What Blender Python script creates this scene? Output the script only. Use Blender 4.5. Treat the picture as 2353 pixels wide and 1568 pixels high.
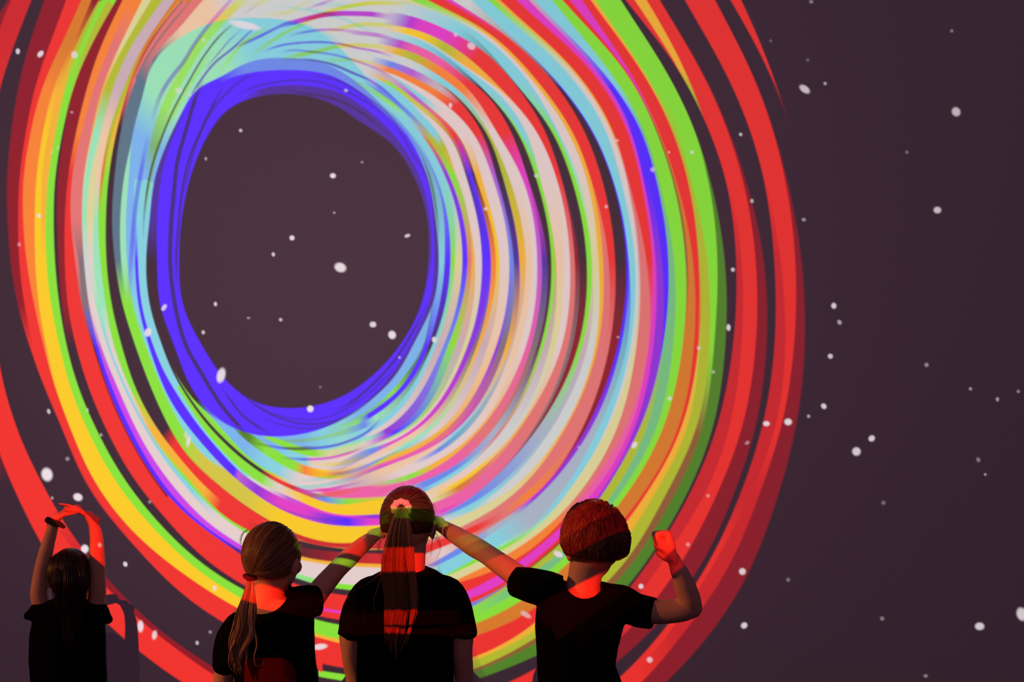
import bpy, bmesh, math, random
import numpy as np
from mathutils import Vector, Matrix, Quaternion, noise

for o in list(bpy.data.objects): bpy.data.objects.remove(o)
sc = bpy.context.scene
col = sc.collection

# ------------------------------------------------------------------ camera, world, exposure
W_PX, H_PX, F_PX, CAM_Z = 2353., 1568., 4920., 1.8
WALL_Y = 8.5
cam_d = bpy.data.cameras.new('camera'); cam = bpy.data.objects.new('camera', cam_d); col.objects.link(cam)
cam_d.sensor_width = 36.; cam_d.lens = F_PX/W_PX*36.
cam.location = (0, 0, CAM_Z); cam.rotation_euler = (math.pi/2, 0, 0)
cam_d.clip_end = 60
cam_d.dof.use_dof = True; cam_d.dof.focus_distance = 5.9; cam_d.dof.aperture_fstop = 7.0
sc.camera = cam
sc.view_settings.view_transform = 'Standard'; sc.view_settings.look = 'None'
sc.view_settings.exposure = 0.0; sc.view_settings.gamma = 1.0; sc.view_settings.use_curve_mapping = False
world = bpy.data.worlds.new('dim_room_light'); sc.world = world; world.use_nodes = True
bg = world.node_tree.nodes['Background']; bg.inputs[0].default_value = (.0680, .0315, .0560, 1); bg.inputs[1].default_value = 1.0

LAMP = Vector((.28, -6., 4.56))          # the projector's lamp
SLIDE_D = .5                            # slide plane in front of the lamp
LAMP_W = 13900.
lamp_d = bpy.data.lights.new('projector_lamp', 'POINT'); lamp_d.energy = LAMP_W; lamp_d.shadow_soft_size = 0.0
lamp_d.color = (1, 1, 1)
lamp = bpy.data.objects.new('projector_lamp', lamp_d); col.objects.link(lamp); lamp.location = LAMP
def stage_spot(name, loc, target, energy, size, color, blend=.5, soft=.05):
    d = bpy.data.lights.new(name, 'SPOT'); d.energy = energy; d.color = color; d.spot_size = math.radians(size); d.spot_blend = blend
    d.shadow_soft_size = soft
    o = bpy.data.objects.new(name, d); col.objects.link(o); o.location = loc
    o.rotation_euler = (Vector(target)-Vector(loc)).to_track_quat('-Z', 'Y').to_euler()
    return o
ORANGE = (1., .30, .06)
S1, T1 = (-3.7, 4.7, 2.2), (.1, 5.9, 1.05)
S2, T2 = (-3.4, 6.0, 1.9), (-1.45, 6.75, .95)
spot1 = stage_spot('stage_lamp', S1, T1, 230, 27, ORANGE)
spot2 = stage_spot('stage_lamp', S2, T2, 60, 24, ORANGE)

def P(px, py, d):
    "a point seen at photo position px, py when it stands d metres in front of the camera"
    return Vector(((px-W_PX/2)/F_PX*d, d, CAM_Z-(py-H_PX/2)/F_PX*d))

# ------------------------------------------------------------------ helpers
def tag(o, label=None, cat=None, group=None, kind=None):
    if label: o['label'] = label
    if cat: o['category'] = cat
    if group: o['group'] = group
    if kind: o['kind'] = kind
    return o
def empty(name, loc):
    o = bpy.data.objects.new(name, None); col.objects.link(o); o.location = loc; o.empty_display_size = .1; return o
def link(name, me, mat, parent=None, smooth=True):
    o = bpy.data.objects.new(name, me); col.objects.link(o)
    if mat: me.materials.clear(); me.materials.append(mat)
    if smooth: me.polygons.foreach_set('use_smooth', [True]*len(me.polygons))
    if parent is not None:
        o.parent = parent; o.matrix_parent_inverse = Matrix.Translation(-parent.location)
    return o
def box(name, lo, hi, mat, parent=None, bevel=0):
    bm = bmesh.new(); bmesh.ops.create_cube(bm, size=1)
    lo = Vector(lo); hi = Vector(hi)
    for v in bm.verts: v.co = Vector(((v.co[i]+.5)*(hi[i]-lo[i])+lo[i] for i in range(3)))
    if bevel: bmesh.ops.bevel(bm, geom=bm.edges[:]+bm.verts[:], offset=bevel, segments=2, affect='EDGES')
    me = bpy.data.meshes.new(name); bm.to_mesh(me); bm.free()
    return link(name, me, mat, parent, smooth=False)
def mat(name, color, rough=.6, spec=.5, noise_amt=.0, scale=40, bump=0., metal=0., sss=0., extra=None):
    m = bpy.data.materials.new(name); m.use_nodes = True; nt = m.node_tree; b = nt.nodes['Principled BSDF']
    b.inputs['Roughness'].default_value = rough; b.inputs['Metallic'].default_value = metal
    b.inputs['Specular IOR Level'].default_value = spec
    tc = nt.nodes.new('ShaderNodeTexCoord'); nz = nt.nodes.new('ShaderNodeTexNoise'); nz.inputs['Scale'].default_value = scale
    nt.links.new(tc.outputs['Object'], nz.inputs['Vector'])
    cr = nt.nodes.new('ShaderNodeMix'); cr.data_type = 'RGBA'
    c = Vector(color[:3])
    cr.inputs[6].default_value = (*(c*(1-noise_amt)), 1); cr.inputs[7].default_value = (*(c*(1+noise_amt)), 1)
    nt.links.new(nz.outputs['Fac'], cr.inputs[0]); nt.links.new(cr.outputs[2], b.inputs['Base Color'])
    if bump:
        bp = nt.nodes.new('ShaderNodeBump'); bp.inputs['Strength'].default_value = bump; bp.inputs['Distance'].default_value = .002
        nt.links.new(nz.outputs['Fac'], bp.inputs['Height']); nt.links.new(bp.outputs[0], b.inputs['Normal'])
    return m
M_wall = mat('painted_wall', (.8, .8, .8), .95, .05, .02, 900, .15)
M_floor = mat('dark_floor', (.05, .045, .05), .5, .4, .1, 6)
M_black = mat('black_metal', (.015, .015, .016), .5, .4, .1, 30)
M_skin = mat('skin', (.66, .36, .25), .55, .3, .06, 30, .1)
M_shirt = mat('black_cotton', (.0032, .0030, .0038), .95, .03, .25, 500, .2)
M_print = mat('red_print', (.16, .0, .0), .8, .1, .12, 200)
M_shoe = mat('dark_canvas', (.03, .03, .035), .8, .2, .1, 80)
M_sole = mat('white_rubber', (.55, .55, .53), .7, .3, .05, 50)
M_scrunch = mat('pink_velvet', (.85, .42, .40), .9, .1, .1, 120, .3)
M_tie = mat('dark_red_elastic', (.10, .01, .012), .8, .2, .1, 120)
M_brace = mat('dark_cord', (.05, .035, .04), .8, .2, .2, 150, .3)
M_eye = mat('eye_white', (.8, .8, .8), .2, .5)
M_lip = mat('lips', (.5, .16, .14), .5, .3, .05, 40)
M_iris = mat('brown_iris', (.05, .025, .012), .2, .5)
def hair_mat(name, c, rough=.38, spec=.35):
    m = bpy.data.materials.new(name); m.use_nodes = True; nt = m.node_tree; b = nt.nodes['Principled BSDF']
    b.inputs['Roughness'].default_value = rough; b.inputs['Specular IOR Level'].default_value = spec
    at = nt.nodes.new('ShaderNodeAttribute'); at.attribute_name = 'tint'
    mx = nt.nodes.new('ShaderNodeMix'); mx.data_type = 'RGBA'
    c = Vector(c); mx.inputs[6].default_value = (*(c*.45), 1); mx.inputs[7].default_value = (*(c*1.55), 1)
    nt.links.new(at.outputs['Fac'], mx.inputs[0]); nt.links.new(mx.outputs[2], b.inputs['Base Color'])
    return m
M_hair_brown = hair_mat('light_brown_hair', (.30, .15, .07))
M_cap_brown = hair_mat('brown_roots_darkened_for_light', (.085, .030, .011))  # darker than the tail, partly to offset strong light on the head top
M_cap_blond = hair_mat('dark_blond_roots_darkened_for_light', (.20, .095, .04))  # cap kept below the tail's tone, partly against light from above
M_hair_blond = hair_mat('blond_hair', (.42, .24, .12))
M_hair_red = hair_mat('auburn_hair', (.10, .036, .018))
M_hair_dark = hair_mat('dark_brown_hair', (.03, .012, .008))

# ------------------------------------------------------------------ the place: wall, floor
box('wall_back', (-8, WALL_Y, 0), (8, WALL_Y+.2, 6.2), M_wall)['kind'] = 'structure'
box('floor', (-8, -8.2, -.12), (8, WALL_Y+.2, 0), M_floor)['kind'] = 'structure'
# ---- projected picture: nested ring bands, outermost first. Each line: "colour:x,y colour:x,y ..."
PAL = {
 'k':(64,44,57),'R':(226,54,54),'q':(196,46,54),'D':(138,36,48),'S':(216,112,112),'M':(216,62,188),'P':(226,92,160),
 'V':(140,54,205),'v':(80,50,150),'B':(86,46,246),'b':(104,132,222),'C':(128,198,212),'c':(110,166,190),'T':(116,182,126),
 'G':(132,212,62),'g':(84,126,44),'O':(235,125,58),'o':(206,118,52),'Y':(236,190,44),'U':(232,168,60),'y':(172,178,56),'W':(216,194,192),
 'w':(198,198,198),'F':(226,188,158),'E':(210,200,145),'L':(162,170,188),'N':(124,108,114),'m':(192,164,174),
 'A':(148,214,176),'s':(90,112,130),'n':(140,92,60),'d':(100,50,84),'i':(176,90,200),'e':(200,185,70),'x':(118,170,224),'J':(192,68,218),
}
TR = """
!R:1678,-50 R:1700,0 R:1734,71 R:1772,166 D:1797,242 k:1812,285
!k:1648,-50 k:1675,0 k:1713,64 k:1746,120 k:1785,209 k:1812,285
D:1639,0 D:1741,200 D:1804,400 D:1841,600 D:1848,800 D:1825,1000 D:1782,1150 D:1742,1268 D:1710,1341 D:1637,1450 D:1532,1568 D:1380,1690
R:1639,0 R:1741,200 R:1801,400 R:1827,600 R:1823,800 R:1791,1000 q:1736,1150 q:1694,1268 q:1637,1367 q:1560,1463 R:1480,1568 R:1340,1680
R:1570,0 R:1683,200 R:1755,400 q:1793,600 q:1804,800 q:1779,1000 q:1715,1150 R:1655,1268 R:1610,1345 R:1545,1440 R:1450,1565 R:1320,1660
k:1570,0 k:1683,200 k:1753,400 k:1778,600 k:1779,800 k:1747,1000 k:1694,1150 k:1643,1268 k:1597,1345 k:1534,1436 k:1432,1553 k:1300,1650 k:1180,1700
D:1512,0 D:1631,200 D:1708,400 D:1755,600 D:1760,800 D:1732,1000 D:1678,1150 D:1629,1268 D:1593,1329 D:1514,1431 D:1417,1524 D:1300,1600 R:1160,1640
R:1512,0 R:1629,200 R:1703,400 R:1736,600 R:1735,800 R:1701,1000 R:1639,1150 R:1581,1268 R:1509,1375 q:1417,1480 R:1300,1550 R:1190,1600
R:1484,0 R:1600,200 R:1670,400 q:1704,600 q:1702,800 q:1672,1000 q:1614,1150 q:1534,1268 q:1488,1340 q:1400,1450 R:1290,1530 R:1150,1585
!U:1453,-50 U:1484,0 U:1535,89 U:1570,153 y:1593,212 g:1624,293 k:1632,330
!R:1423,-50 R:1456,0 R:1512,84 R:1550,143 y:1581,199 k:1620,293 k:1630,330
k:1435,0 k:1491,71 k:1530,117 k:1555,153 k:1581,199 k:1629,300 k:1665,400 k:1691,600 k:1683,800 k:1642,1000 k:1577,1150 k:1507,1268 k:1446,1352 k:1380,1430 k:1233,1536 k:1180,1566 k:1140,1585 k:1080,1602 k:1000,1612
G:1422,0 G:1549,200 G:1596,300 g:1627,400 g:1665,600 g:1665,800 g:1634,1000 g:1570,1150 g:1500,1268 g:1440,1352 g:1330,1455 g:1232,1508 g:1141,1543 g:1060,1575 g:980,1590
G:1422,0 G:1549,200 G:1595,300 G:1624,400 G:1648,600 G:1638,800 n:1611,1000 n:1541,1150 n:1472,1268 n:1409,1350 n:1310,1430 n:1232,1478 n:1128,1529 n:1050,1560 n:960,1578
G:1400,0 G:1520,200 y:1583,400 y:1625,600 y:1629,800 y:1597,1000 y:1519,1150 y:1457,1268 y:1390,1346 y:1300,1415 y:1230,1469 y:1122,1524 y:1050,1555 y:960,1573
G:1400,0 G:1520,200 y:1580,400 y:1608,600 e:1606,800 U:1576,1000 U:1492,1150 U:1420,1268 U:1330,1360 U:1229,1453 U:1103,1513 U:1040,1535 U:960,1548
U:1364,0 U:1499,200 y:1549,300 y:1581,400 y:1609,600 R:1604,800 R:1561,1000 R:1474,1150 R:1400,1250 R:1320,1340 R:1227,1438 R:1099,1509 R:1040,1529 R:960,1542 R:870,1548
R:1354,0 R:1496,200 R:1545,300 R:1577,400 R:1605,600 R:1600,800 R:1560,1000 R:1471,1150 R:1400,1245 R:1310,1340 R:1226,1432 R:1090,1500 R:1030,1520 R:960,1535
M:1334,0 M:1466,200 O:1512,300 o:1548,400 o:1592,600 o:1593,800 o:1554,1000 o:1466,1150 o:1390,1245 o:1300,1330 o:1225,1408 o:1083,1462 o:1040,1478
R:1306,0 R:1463,200 D:1510,300 n:1545,400 n:1580,600 o:1569,800 o:1520,1000 o:1431,1150 o:1390,1210 o:1290,1320 o:1192,1390 o:1095,1438
G:1288,0 G:1460,200 G:1507,300 G:1541,400 G:1575,600 G:1567,800 G:1518,1000 G:1429,1150 G:1380,1210 G:1290,1310 G:1190,1388 G:1093,1434 G:980,1470
C:1265,0 C:1424,200 T:1482,300 T:1509,400 T:1549,600 T:1545,800 T:1504,1000 T:1412,1150 T:1375,1200 T:1290,1290 T:1180,1365 G:1088,1418
C:1245,0 C:1416,200 c:1478,300 T:1505,400 T:1537,600 T:1524,800 y:1481,1000 y:1397,1150 y:1360,1200 y:1275,1280 y:1176,1345 y:1085,1398 y:990,1430
m:1224,0 B:1412,200 B:1475,300 B:1504,400 B:1536,600 B:1522,800 V:1463,1000 V:1374,1150 k:1340,1200 k:1260,1270 N:1175,1341 b:1080,1395
M:1211,0 i:1397,200 B:1456,300 B:1485,400 V:1520,600 V:1520,800 V:1463,1000 M:1366,1150 R:1335,1200 R:1250,1275 R:1172,1340 R:1078,1390 R:980,1420
M:1211,0 M:1397,200 M:1450,300 M:1474,400 M:1506,600 M:1500,800 M:1453,1000 M:1365,1150 M:1330,1195 M:1245,1270 M:1168,1335 M:1076,1380 M:990,1400
R:1183,0 R:1387,200 R:1443,300 R:1468,400 R:1499,600 P:1489,800 P:1443,1000 P:1349,1150 R:1290,1210 R:1200,1285 R:1160,1315 R:1068,1360
R:1160,0 R:1370,200 R:1412,300 S:1438,400 S:1485,600 S:1489,800 S:1430,1000 S:1330,1150 O:1280,1210 O:1200,1280 O:1150,1306 O:1056,1340 o:980,1350
U:1145,0 U:1350,200 U:1409,300 W:1436,400 m:1469,600 E:1461,800 E:1412,1000 E:1318,1150 E:1260,1210 E:1180,1265 E:1130,1295 E:1050,1330
G:1135,0 W:1345,200 W:1405,300 W:1433,400 w:1466,600 w:1455,800 W:1389,1000 C:1289,1150 A:1245,1210 G:1180,1250 G:1120,1280 G:1020,1325
C:1117,0 C:1331,200 C:1394,300 C:1422,400 C:1459,600 C:1447,800 C:1386,1000 C:1288,1150 L:1230,1210 A:1160,1255 C:1110,1275 C:1010,1310
C:1079,0 C:1300,210 C:1366,310 C:1406,400 B:1444,600 c:1440,800 L:1366,1000 L:1278,1150 L:1225,1205 C:1150,1250 C:1095,1280
w:1079,0 B:1290,200 B:1362,300 B:1404,400 B:1443,600 B:1426,800 V:1350,1000 V:1228,1150 L:1180,1190 L:1130,1225 b:1080,1262 b:1010,1295
w:1079,0 k:1287,200 k:1359,300 k:1402,400 k:1439,600 D:1418,800 D:1338,1000 M:1221,1150 S:1170,1185 S:1100,1225 W:1020,1280 W:980,1300
M:1035,0 R:1160,80 R:1280,200 R:1342,300 R:1379,400 R:1413,600 S:1399,800 S:1330,1000 O:1217,1150 S:1160,1185 R:1100,1218 R:1000,1265 R:880,1300
R:1020,0 R:1120,60 R:1265,200 R:1316,300 O:1353,400 S:1398,600 S:1390,800 S:1320,1000 S:1188,1150 S:1130,1190 S:1060,1220 S:980,1250
G:977,0 U:1130,80 U:1244,200 U:1314,300 U:1353,400 U:1385,600 U:1373,800 U:1290,1000 E:1165,1150 E:1100,1190 E:1030,1225 Y:900,1260 Y:760,1265
G:960,0 W:1120,80 W:1234,200 W:1304,300 W:1344,400 E:1374,600 w:1367,800 w:1285,1000 w:1137,1150 C:1080,1175 W:1000,1210 W:880,1240
E:938,0 C:1100,75 C:1224,200 C:1280,300 A:1326,400 E:1362,600 m:1350,800 L:1257,1000 C:1117,1150 C:1060,1180 m:1000,1195 Y:900,1225
w:900,-5 C:1080,65 C:1195,180 G:1276,300 G:1318,400 G:1360,600 G:1337,800 L:1250,1000 b:1099,1150 b:1040,1180 P:990,1195 M:900,1210
w:900,-5 C:1060,60 k:1189,200 k:1268,300 k:1309,400 k:1348,600 D:1328,800 D:1224,1000 P:1073,1150 P:1030,1180 P:990,1190
V:860,23 V:925,33 M:977,46 M:1030,72 R:1110,115 R:1187,200 R:1252,300 d:1286,400 D:1330,600 N:1314,800 N:1220,1000 P:1073,1150 M:1020,1180 m:950,1200
V:860,23 V:925,33 M:977,46 M:1030,72 R:1110,115 R:1185,200 R:1250,300 R:1286,400 S:1320,600 S:1305,800 S:1216,1000 P:1066,1150 P:1000,1178 M:900,1195
Y:860,55 Y:900,57 Y:977,75 y:1028,100 U:1079,135 U:1145,200 W:1232,300 W:1275,400 W:1309,600 W:1290,800 U:1183,1000 S:1120,1080 o:1060,1130 E:1000,1155 W:940,1170
w:860,68 w:900,72 w:977,92 W:1060,150 W:1140,200 W:1230,300 W:1273,400 F:1294,600 E:1275,800 w:1178,1000 Y:1110,1075 Y:1040,1125 W:980,1150 W:900,1165
w:860,68 w:900,72 w:977,92 C:1050,146 C:1130,200 C:1209,300 G:1237,400 y:1277,600 m:1262,800 w:1170,1000 W:1090,1080 F:1020,1125 E:960,1145 w:900,1155
w:860,68 w:900,74 w:977,94 C:1045,146 C:1120,200 G:1192,300 G:1235,400 G:1273,600 G:1248,800 S:1147,1000 C:1080,1070 C:1000,1120 b:950,1140
w:860,68 C:977,94 c:1045,147 k:1105,200 k:1188,300 k:1228,400 k:1267,600 d:1240,800 L:1140,1000 b:1050,1080 b:980,1120 m:920,1140
V:860,80 V:900,87 i:951,102 P:1015,133 R:1079,189 R:1098,200 R:1172,300 M:1208,400 v:1258,600 N:1233,800 S:1121,1000 P:1053,1068 P:1002,1093 P:951,1114 P:900,1129 M:830,1140
V:860,80 V:900,87 P:951,102 P:1015,133 R:1079,189 R:1098,200 R:1172,300 M:1207,400 i:1245,600 P:1219,800 S:1119,1000 P:1053,1066 P:1002,1091 P:951,1112 P:900,1127
Y:860,100 U:900,106 y:951,121 O:1015,155 O:1073,200 W:1137,300 W:1196,400 W:1234,600 W:1207,800 U:1092,1000 U:1040,1050 U:1000,1077 G:951,1098 G:900,1115 U:840,1125
w:860,118 w:900,122 w:951,140 C:1015,180 C:1058,210 W:1128,300 W:1185,400 F:1222,600 F:1190,800 W:1086,1000 W:1030,1045 W:980,1072 W:900,1105 U:840,1110
w:860,118 w:900,123 w:951,141 C:1012,180 C:1050,205 y:1120,300 y:1166,400 U:1208,600 m:1175,800 c:1063,1000 b:1010,1040 W:950,1070 W:900,1090
b:860,132 b:900,142 i:951,160 m:1003,190 n:1032,203 k:1076,250 k:1117,302 k:1152,400 v:1193,600 U:1172,800 C:1045,1000 F:1000,1035 F:940,1065
b:860,132 b:900,142 i:951,160 m:1003,190 m:1020,200 R:1058,235 R:1106,302 v:1139,400 b:1180,600 N:1160,800 M:1036,1000 M:980,1035 M:900,1065 V:850,1085
O:860,145 O:900,156 O:951,179 O:1000,205 R:1050,240 R:1104,304 i:1137,400 b:1176,600 V:1145,800 S:1030,1000 P:978,1034 P:900,1062 P:830,1085
W:860,160 W:900,168 W:951,195 W:985,213 W:1035,250 W:1087,304 W:1128,400 W:1170,600 F:1138,800 U:1011,1000 U:950,1038 U:900,1056 G:840,1075
W:860,162 C:900,172 C:945,203 C:975,224 W:1020,256 W:1072,306 U:1103,400 Y:1148,600 m:1119,800 W:997,1000 C:940,1030 T:900,1042 b:850,1070
m:870,160 m:900,176 i:951,218 S:1002,261 o:1052,306 k:1089,400 O:1140,600 U:1101,800 A:978,1000 A:930,1028 W:890,1045
m:870,160 m:900,176 i:951,218 S:1002,261 R:1050,307 B:1083,400 B:1128,600 N:1093,800 F:962,1000 F:920,1025 F:870,1045
U:875,178 G:900,190 e:951,229 e:984,256 o:1037,308 v:1075,400 B:1124,600 V:1085,800 M:941,1000 M:900,1020 b:860,1040
C:870,184 C:900,199 C:940,232 W:985,268 W:1033,312 W:1068,400 W:1107,600 E:1072,800 W:929,1000 W:890,1020 A:850,1030
C:870,188 C:900,204 C:940,240 C:1005,300 y:1022,330 U:1046,400 U:1091,600 m:1062,800 G:915,1000 G:890,1010 F:850,1025
b:870,200 b:900,220 b:940,256 y:995,315 y:1015,345 G:1046,400 S:1083,600 G:1044,800 B:908,1000 i:880,1010 W:840,1030
G:860,208 G:900,233 C:940,268 o:988,325 V:1030,400 B:1074,600 b:1026,800 V:890,1000 A:850,1010
C:860,213 A:900,240 C:940,276 C:1020,400 E:1062,600 m:1016,800 W:860,1000 C:830,1010
C:850,214 C:900,247 C:935,282 C:1018,400 G:1045,600 C:999,800 C:860,990 C:830,1003
C:850,220 C:900,252 C:935,290 b:1000,400 B:1035,600 k:990,800 A:868,970 b:840,985 c:790,1000
c:850,226 c:900,258 b:940,305 c:996,400 C:1021,600 B:982,800 B:962,850 B:889,935 B:850,962 G:820,977 c:770,992
!g:996,688 g:986,745 g:973,800 g:948,850 G:905,908 T:872,932 T:834,957 T:780,984
!x:994,688 x:984,745 x:971,800 x:940,850 x:895,903 x:862,932 x:826,955 x:775,981
"""
LT = """
D:60,-60 D:-40,100 D:-110,500 D:-60,1000 k:10,1110
q:28,0 q:0,65 R:-70,500 R:-40,900 R:0,1042 R:21,1100 R:48,1150 R:92,1246 R:165,1350 R:252,1436 R:305,1484 R:420,1568 R:560,1645 R:700,1680 R:850,1700 R:1000,1698
q:60,0 q:30,65 R:-40,500 R:-18,800 R:28,1000 R:60,1080 R:110,1180 q:178,1275 D:230,1330 D:294,1402 D:324,1427 D:391,1478 D:493,1553 D:600,1610 D:700,1632 D:850,1660 D:1000,1662
k:75,0 k:50,60 k:25,130 k:2,190 k:-15,300 k:-30,500 k:-22,700 k:0,835 k:11,900 k:33,963 k:57,1034 k:84,1082 k:128,1168 k:190,1262 k:257,1339 k:290,1375 k:345,1432 k:407,1476 k:491,1534 k:600,1592 k:700,1620 k:850,1648 k:1000,1650
D:105,0 D:69,100 D:43,200 D:28,300 D:17,400 D:19,500 D:25,600 D:41,700 R:71,800 R:107,900 R:152,1000 q:191,1100 q:222,1150 q:262,1200 R:324,1268 R:401,1350 R:516,1432 D:600,1475
!G:690,1546 G:750,1558 G:850,1572 G:1000,1575
!k:690,1532 k:750,1544 k:850,1556 k:1000,1560
!R:516,1432 R:560,1457 R:620,1487 R:750,1529 R:800,1537 R:850,1542 R:1000,1545
R:155,0 R:117,100 R:81,200 R:62,300 R:46,400 R:43,500 R:45,600 R:57,700 R:79,800 R:109,900 R:154,1000 R:193,1100 R:224,1150 R:265,1200 R:326,1268 R:402,1350 R:518,1432 R:600,1474
o:190,0 o:145,100 O:97,200 O:73,300 O:55,400 O:54,500 O:62,600 O:80,700 O:103,800 Y:131,900 Y:170,1000 Y:213,1100 Y:247,1150 Y:276,1190 Y:350,1262 Y:500,1370 Y:545,1398 U:640,1437 U:750,1469 G:800,1476 G:860,1480
D:213,0 o:171,100 U:124,200 Y:101,300 Y:85,400 Y:81,500 Y:82,600 Y:90,700 Y:108,800 Y:134,900 Y:172,1000 Y:215,1100 Y:249,1150 Y:278,1190 Y:352,1262 Y:502,1370 Y:547,1398 Y:620,1430 U:690,1453 U:750,1468
!y:228,0 y:178,100 U:137,200 U:113,300 U:97,400 U:97,500 Y:96,600 Y:104,700 Y:124,800 Y:150,900 Y:190,1000 Y:240,1100 Y:270,1150
G:236,0 G:188,100 G:150,200 G:130,300 G:112,400 G:106,500 G:107,600 G:118,700 G:139,800 G:165,900 G:208,1000 G:262,1100 G:297,1150 G:350,1210 G:500,1343 G:545,1368 G:640,1422 G:750,1466 G:800,1474 G:860,1478
!y:248,0 y:200,100 G:160,200 G:138,300 G:120,400 G:116,500 G:118,600
D:270,0 D:213,100 D:169,200 k:146,300 k:128,400 k:124,500 k:127,600 k:137,700 k:155,800 k:184,900 k:229,1000 k:285,1100 k:322,1150 k:350,1184 k:500,1321 k:552,1352 k:640,1392 k:750,1433 k:800,1440 k:860,1444
!D:270,0 D:214,100 D:171,200 D:150,300 D:134,400 D:132,500 D:136,600 D:143,700 k:157,800 k:186,900
O:285,0 O:235,100 O:202,200 O:177,300 R:158,400 R:150,500 R:150,600 R:156,700 R:177,800 R:208,900 R:252,1000 R:308,1100 R:346,1150 R:358,1163 R:500,1308 R:555,1341 R:640,1386 R:750,1421 R:800,1428 R:860,1430
O:300,0 S:257,100 S:217,200 S:190,300 S:167,400 S:163,500 S:174,600 N:188,700 k:216,800 D:248,900 D:293,1000 D:352,1100 D:388,1150 D:410,1175 D:500,1255 k:555,1300 M:660,1378 M:750,1409 M:800,1412 M:860,1414
R:500,1255 R:555,1302 R:640,1368 R:750,1402 R:800,1405 R:860,1407
O:300,0 S:258,100 S:218,200 S:191,300 S:168,400 S:164,500 N:183,600 N:190,700 B:220,800 B:252,900 B:297,1000 B:357,1100 B:395,1150 B:412,1168 B:500,1236 k:560,1277 k:640,1328 k:750,1363 k:800,1370 k:860,1372
E:330,0 E:279,100 U:236,200 U:213,300 E:194,400 A:189,500 w:194,600 W:205,700 i:227,800 J:262,900 J:308,1000 J:367,1100 J:405,1150 J:425,1170 J:500,1231 J:552,1262 A:640,1312 G:750,1350 G:800,1357 G:860,1358
y:350,0 y:289,100 y:240,200 A:216,300 A:196,400 A:191,500 w:196,600 W:208,700 W:234,800 W:276,900 W:321,1000 W:385,1100 W:427,1150 W:445,1170 W:500,1220 W:548,1246 W:640,1302 W:750,1337 W:820,1346 W:860,1346
m:378,0 m:306,100 m:261,200 F:235,300 E:208,400 E:200,500 W:206,600 A:220,700 C:249,800 C:290,900 C:342,1000 C:412,1100 C:440,1130 W:500,1203 W:550,1235 W:600,1262 U:660,1280 U:750,1298 U:850,1302
m:378,0 m:306,100 m:261,200 F:240,300 F:220,400 A:217,500 A:214,600 A:230,700 W:254,800 W:296,900 U:349,1000 G:424,1100 G:462,1140 G:500,1183 G:552,1216 k:660,1272 D:750,1290 q:860,1294
o:405,0 o:333,100 y:286,200 y:252,300 o:233,400 G:226,500 G:231,600 G:244,700 G:263,800 G:303,900 U:356,1000 U:434,1100 U:466,1135 R:500,1178 R:560,1215 D:640,1245 k:700,1258 k:750,1268 k:860,1270
!O:412,0 U:342,100 U:297,200 U:260,300 G:240,400 G:232,500 G:236,600
!N:419,0 D:345,95 R:300,185 k:271,300 k:251,400 k:244,500 k:245,600 k:257,700 k:282,800 k:315,900 k:372,1000 R:395,1030 R:413,1050 R:453,1100 R:500,1143 R:600,1210 Y:700,1245 Y:800,1262 Y:900,1262
!S:424,0 S:349,95 S:304,185 k:272,290 k:253,390
!N:440,0 N:392,55 N:356,100 N:310,180
S:444,0 S:397,55 S:361,100 s:316,175 s:279,300 s:265,400 s:258,500 s:265,600 G:280,690 G:314,800 G:352,900 G:400,1000 G:432,1050 y:465,1080 q:500,1114 q:560,1160 q:640,1215 q:660,1233 q:750,1257 q:860,1260
"""
# inner closed field (beyond the fine moire): white -> cyan -> blue -> dim violet -> dark centre
CL = """
F:470,-10 F:415,70 s:345,130 A:338,200 A:310,300 A:287,400 A:277,500 A:279,600 G:292,700 G:318,800 G:356,900 G:404,1000 e:460,1075 e:500,1112 e:560,1158 Y:640,1208 Y:750,1248 Y:820,1250 Y:870,1240 W:930,1150 W:980,1060 F:1030,900 W:1060,700 W:1040,500 W:1000,350 w:975,200 w:960,80 w:920,-20 w:800,-60 w:700,-70 w:600,-60 w:520,-45
"""
CL2 = """
x:300,300 x:294,450 x:293,600
C:560,42 A:480,52 A:402,95 A:345,145 A:336,200 x:306,300 x:298,400 x:290,500 x:293,600 C:306,700 C:338,800 C:378,900 C:430,1000 C:480,1060 e:530,1090 C:600,1100 C:680,1088 C:760,1052 C:830,1020 C:880,985 C:930,930 C:985,820 C:1020,700 C:1021,600 C:1015,500 C:996,400 C:950,320 C:900,250 C:850,190 C:800,130 C:740,75 C:680,50 C:620,42
"""
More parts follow.
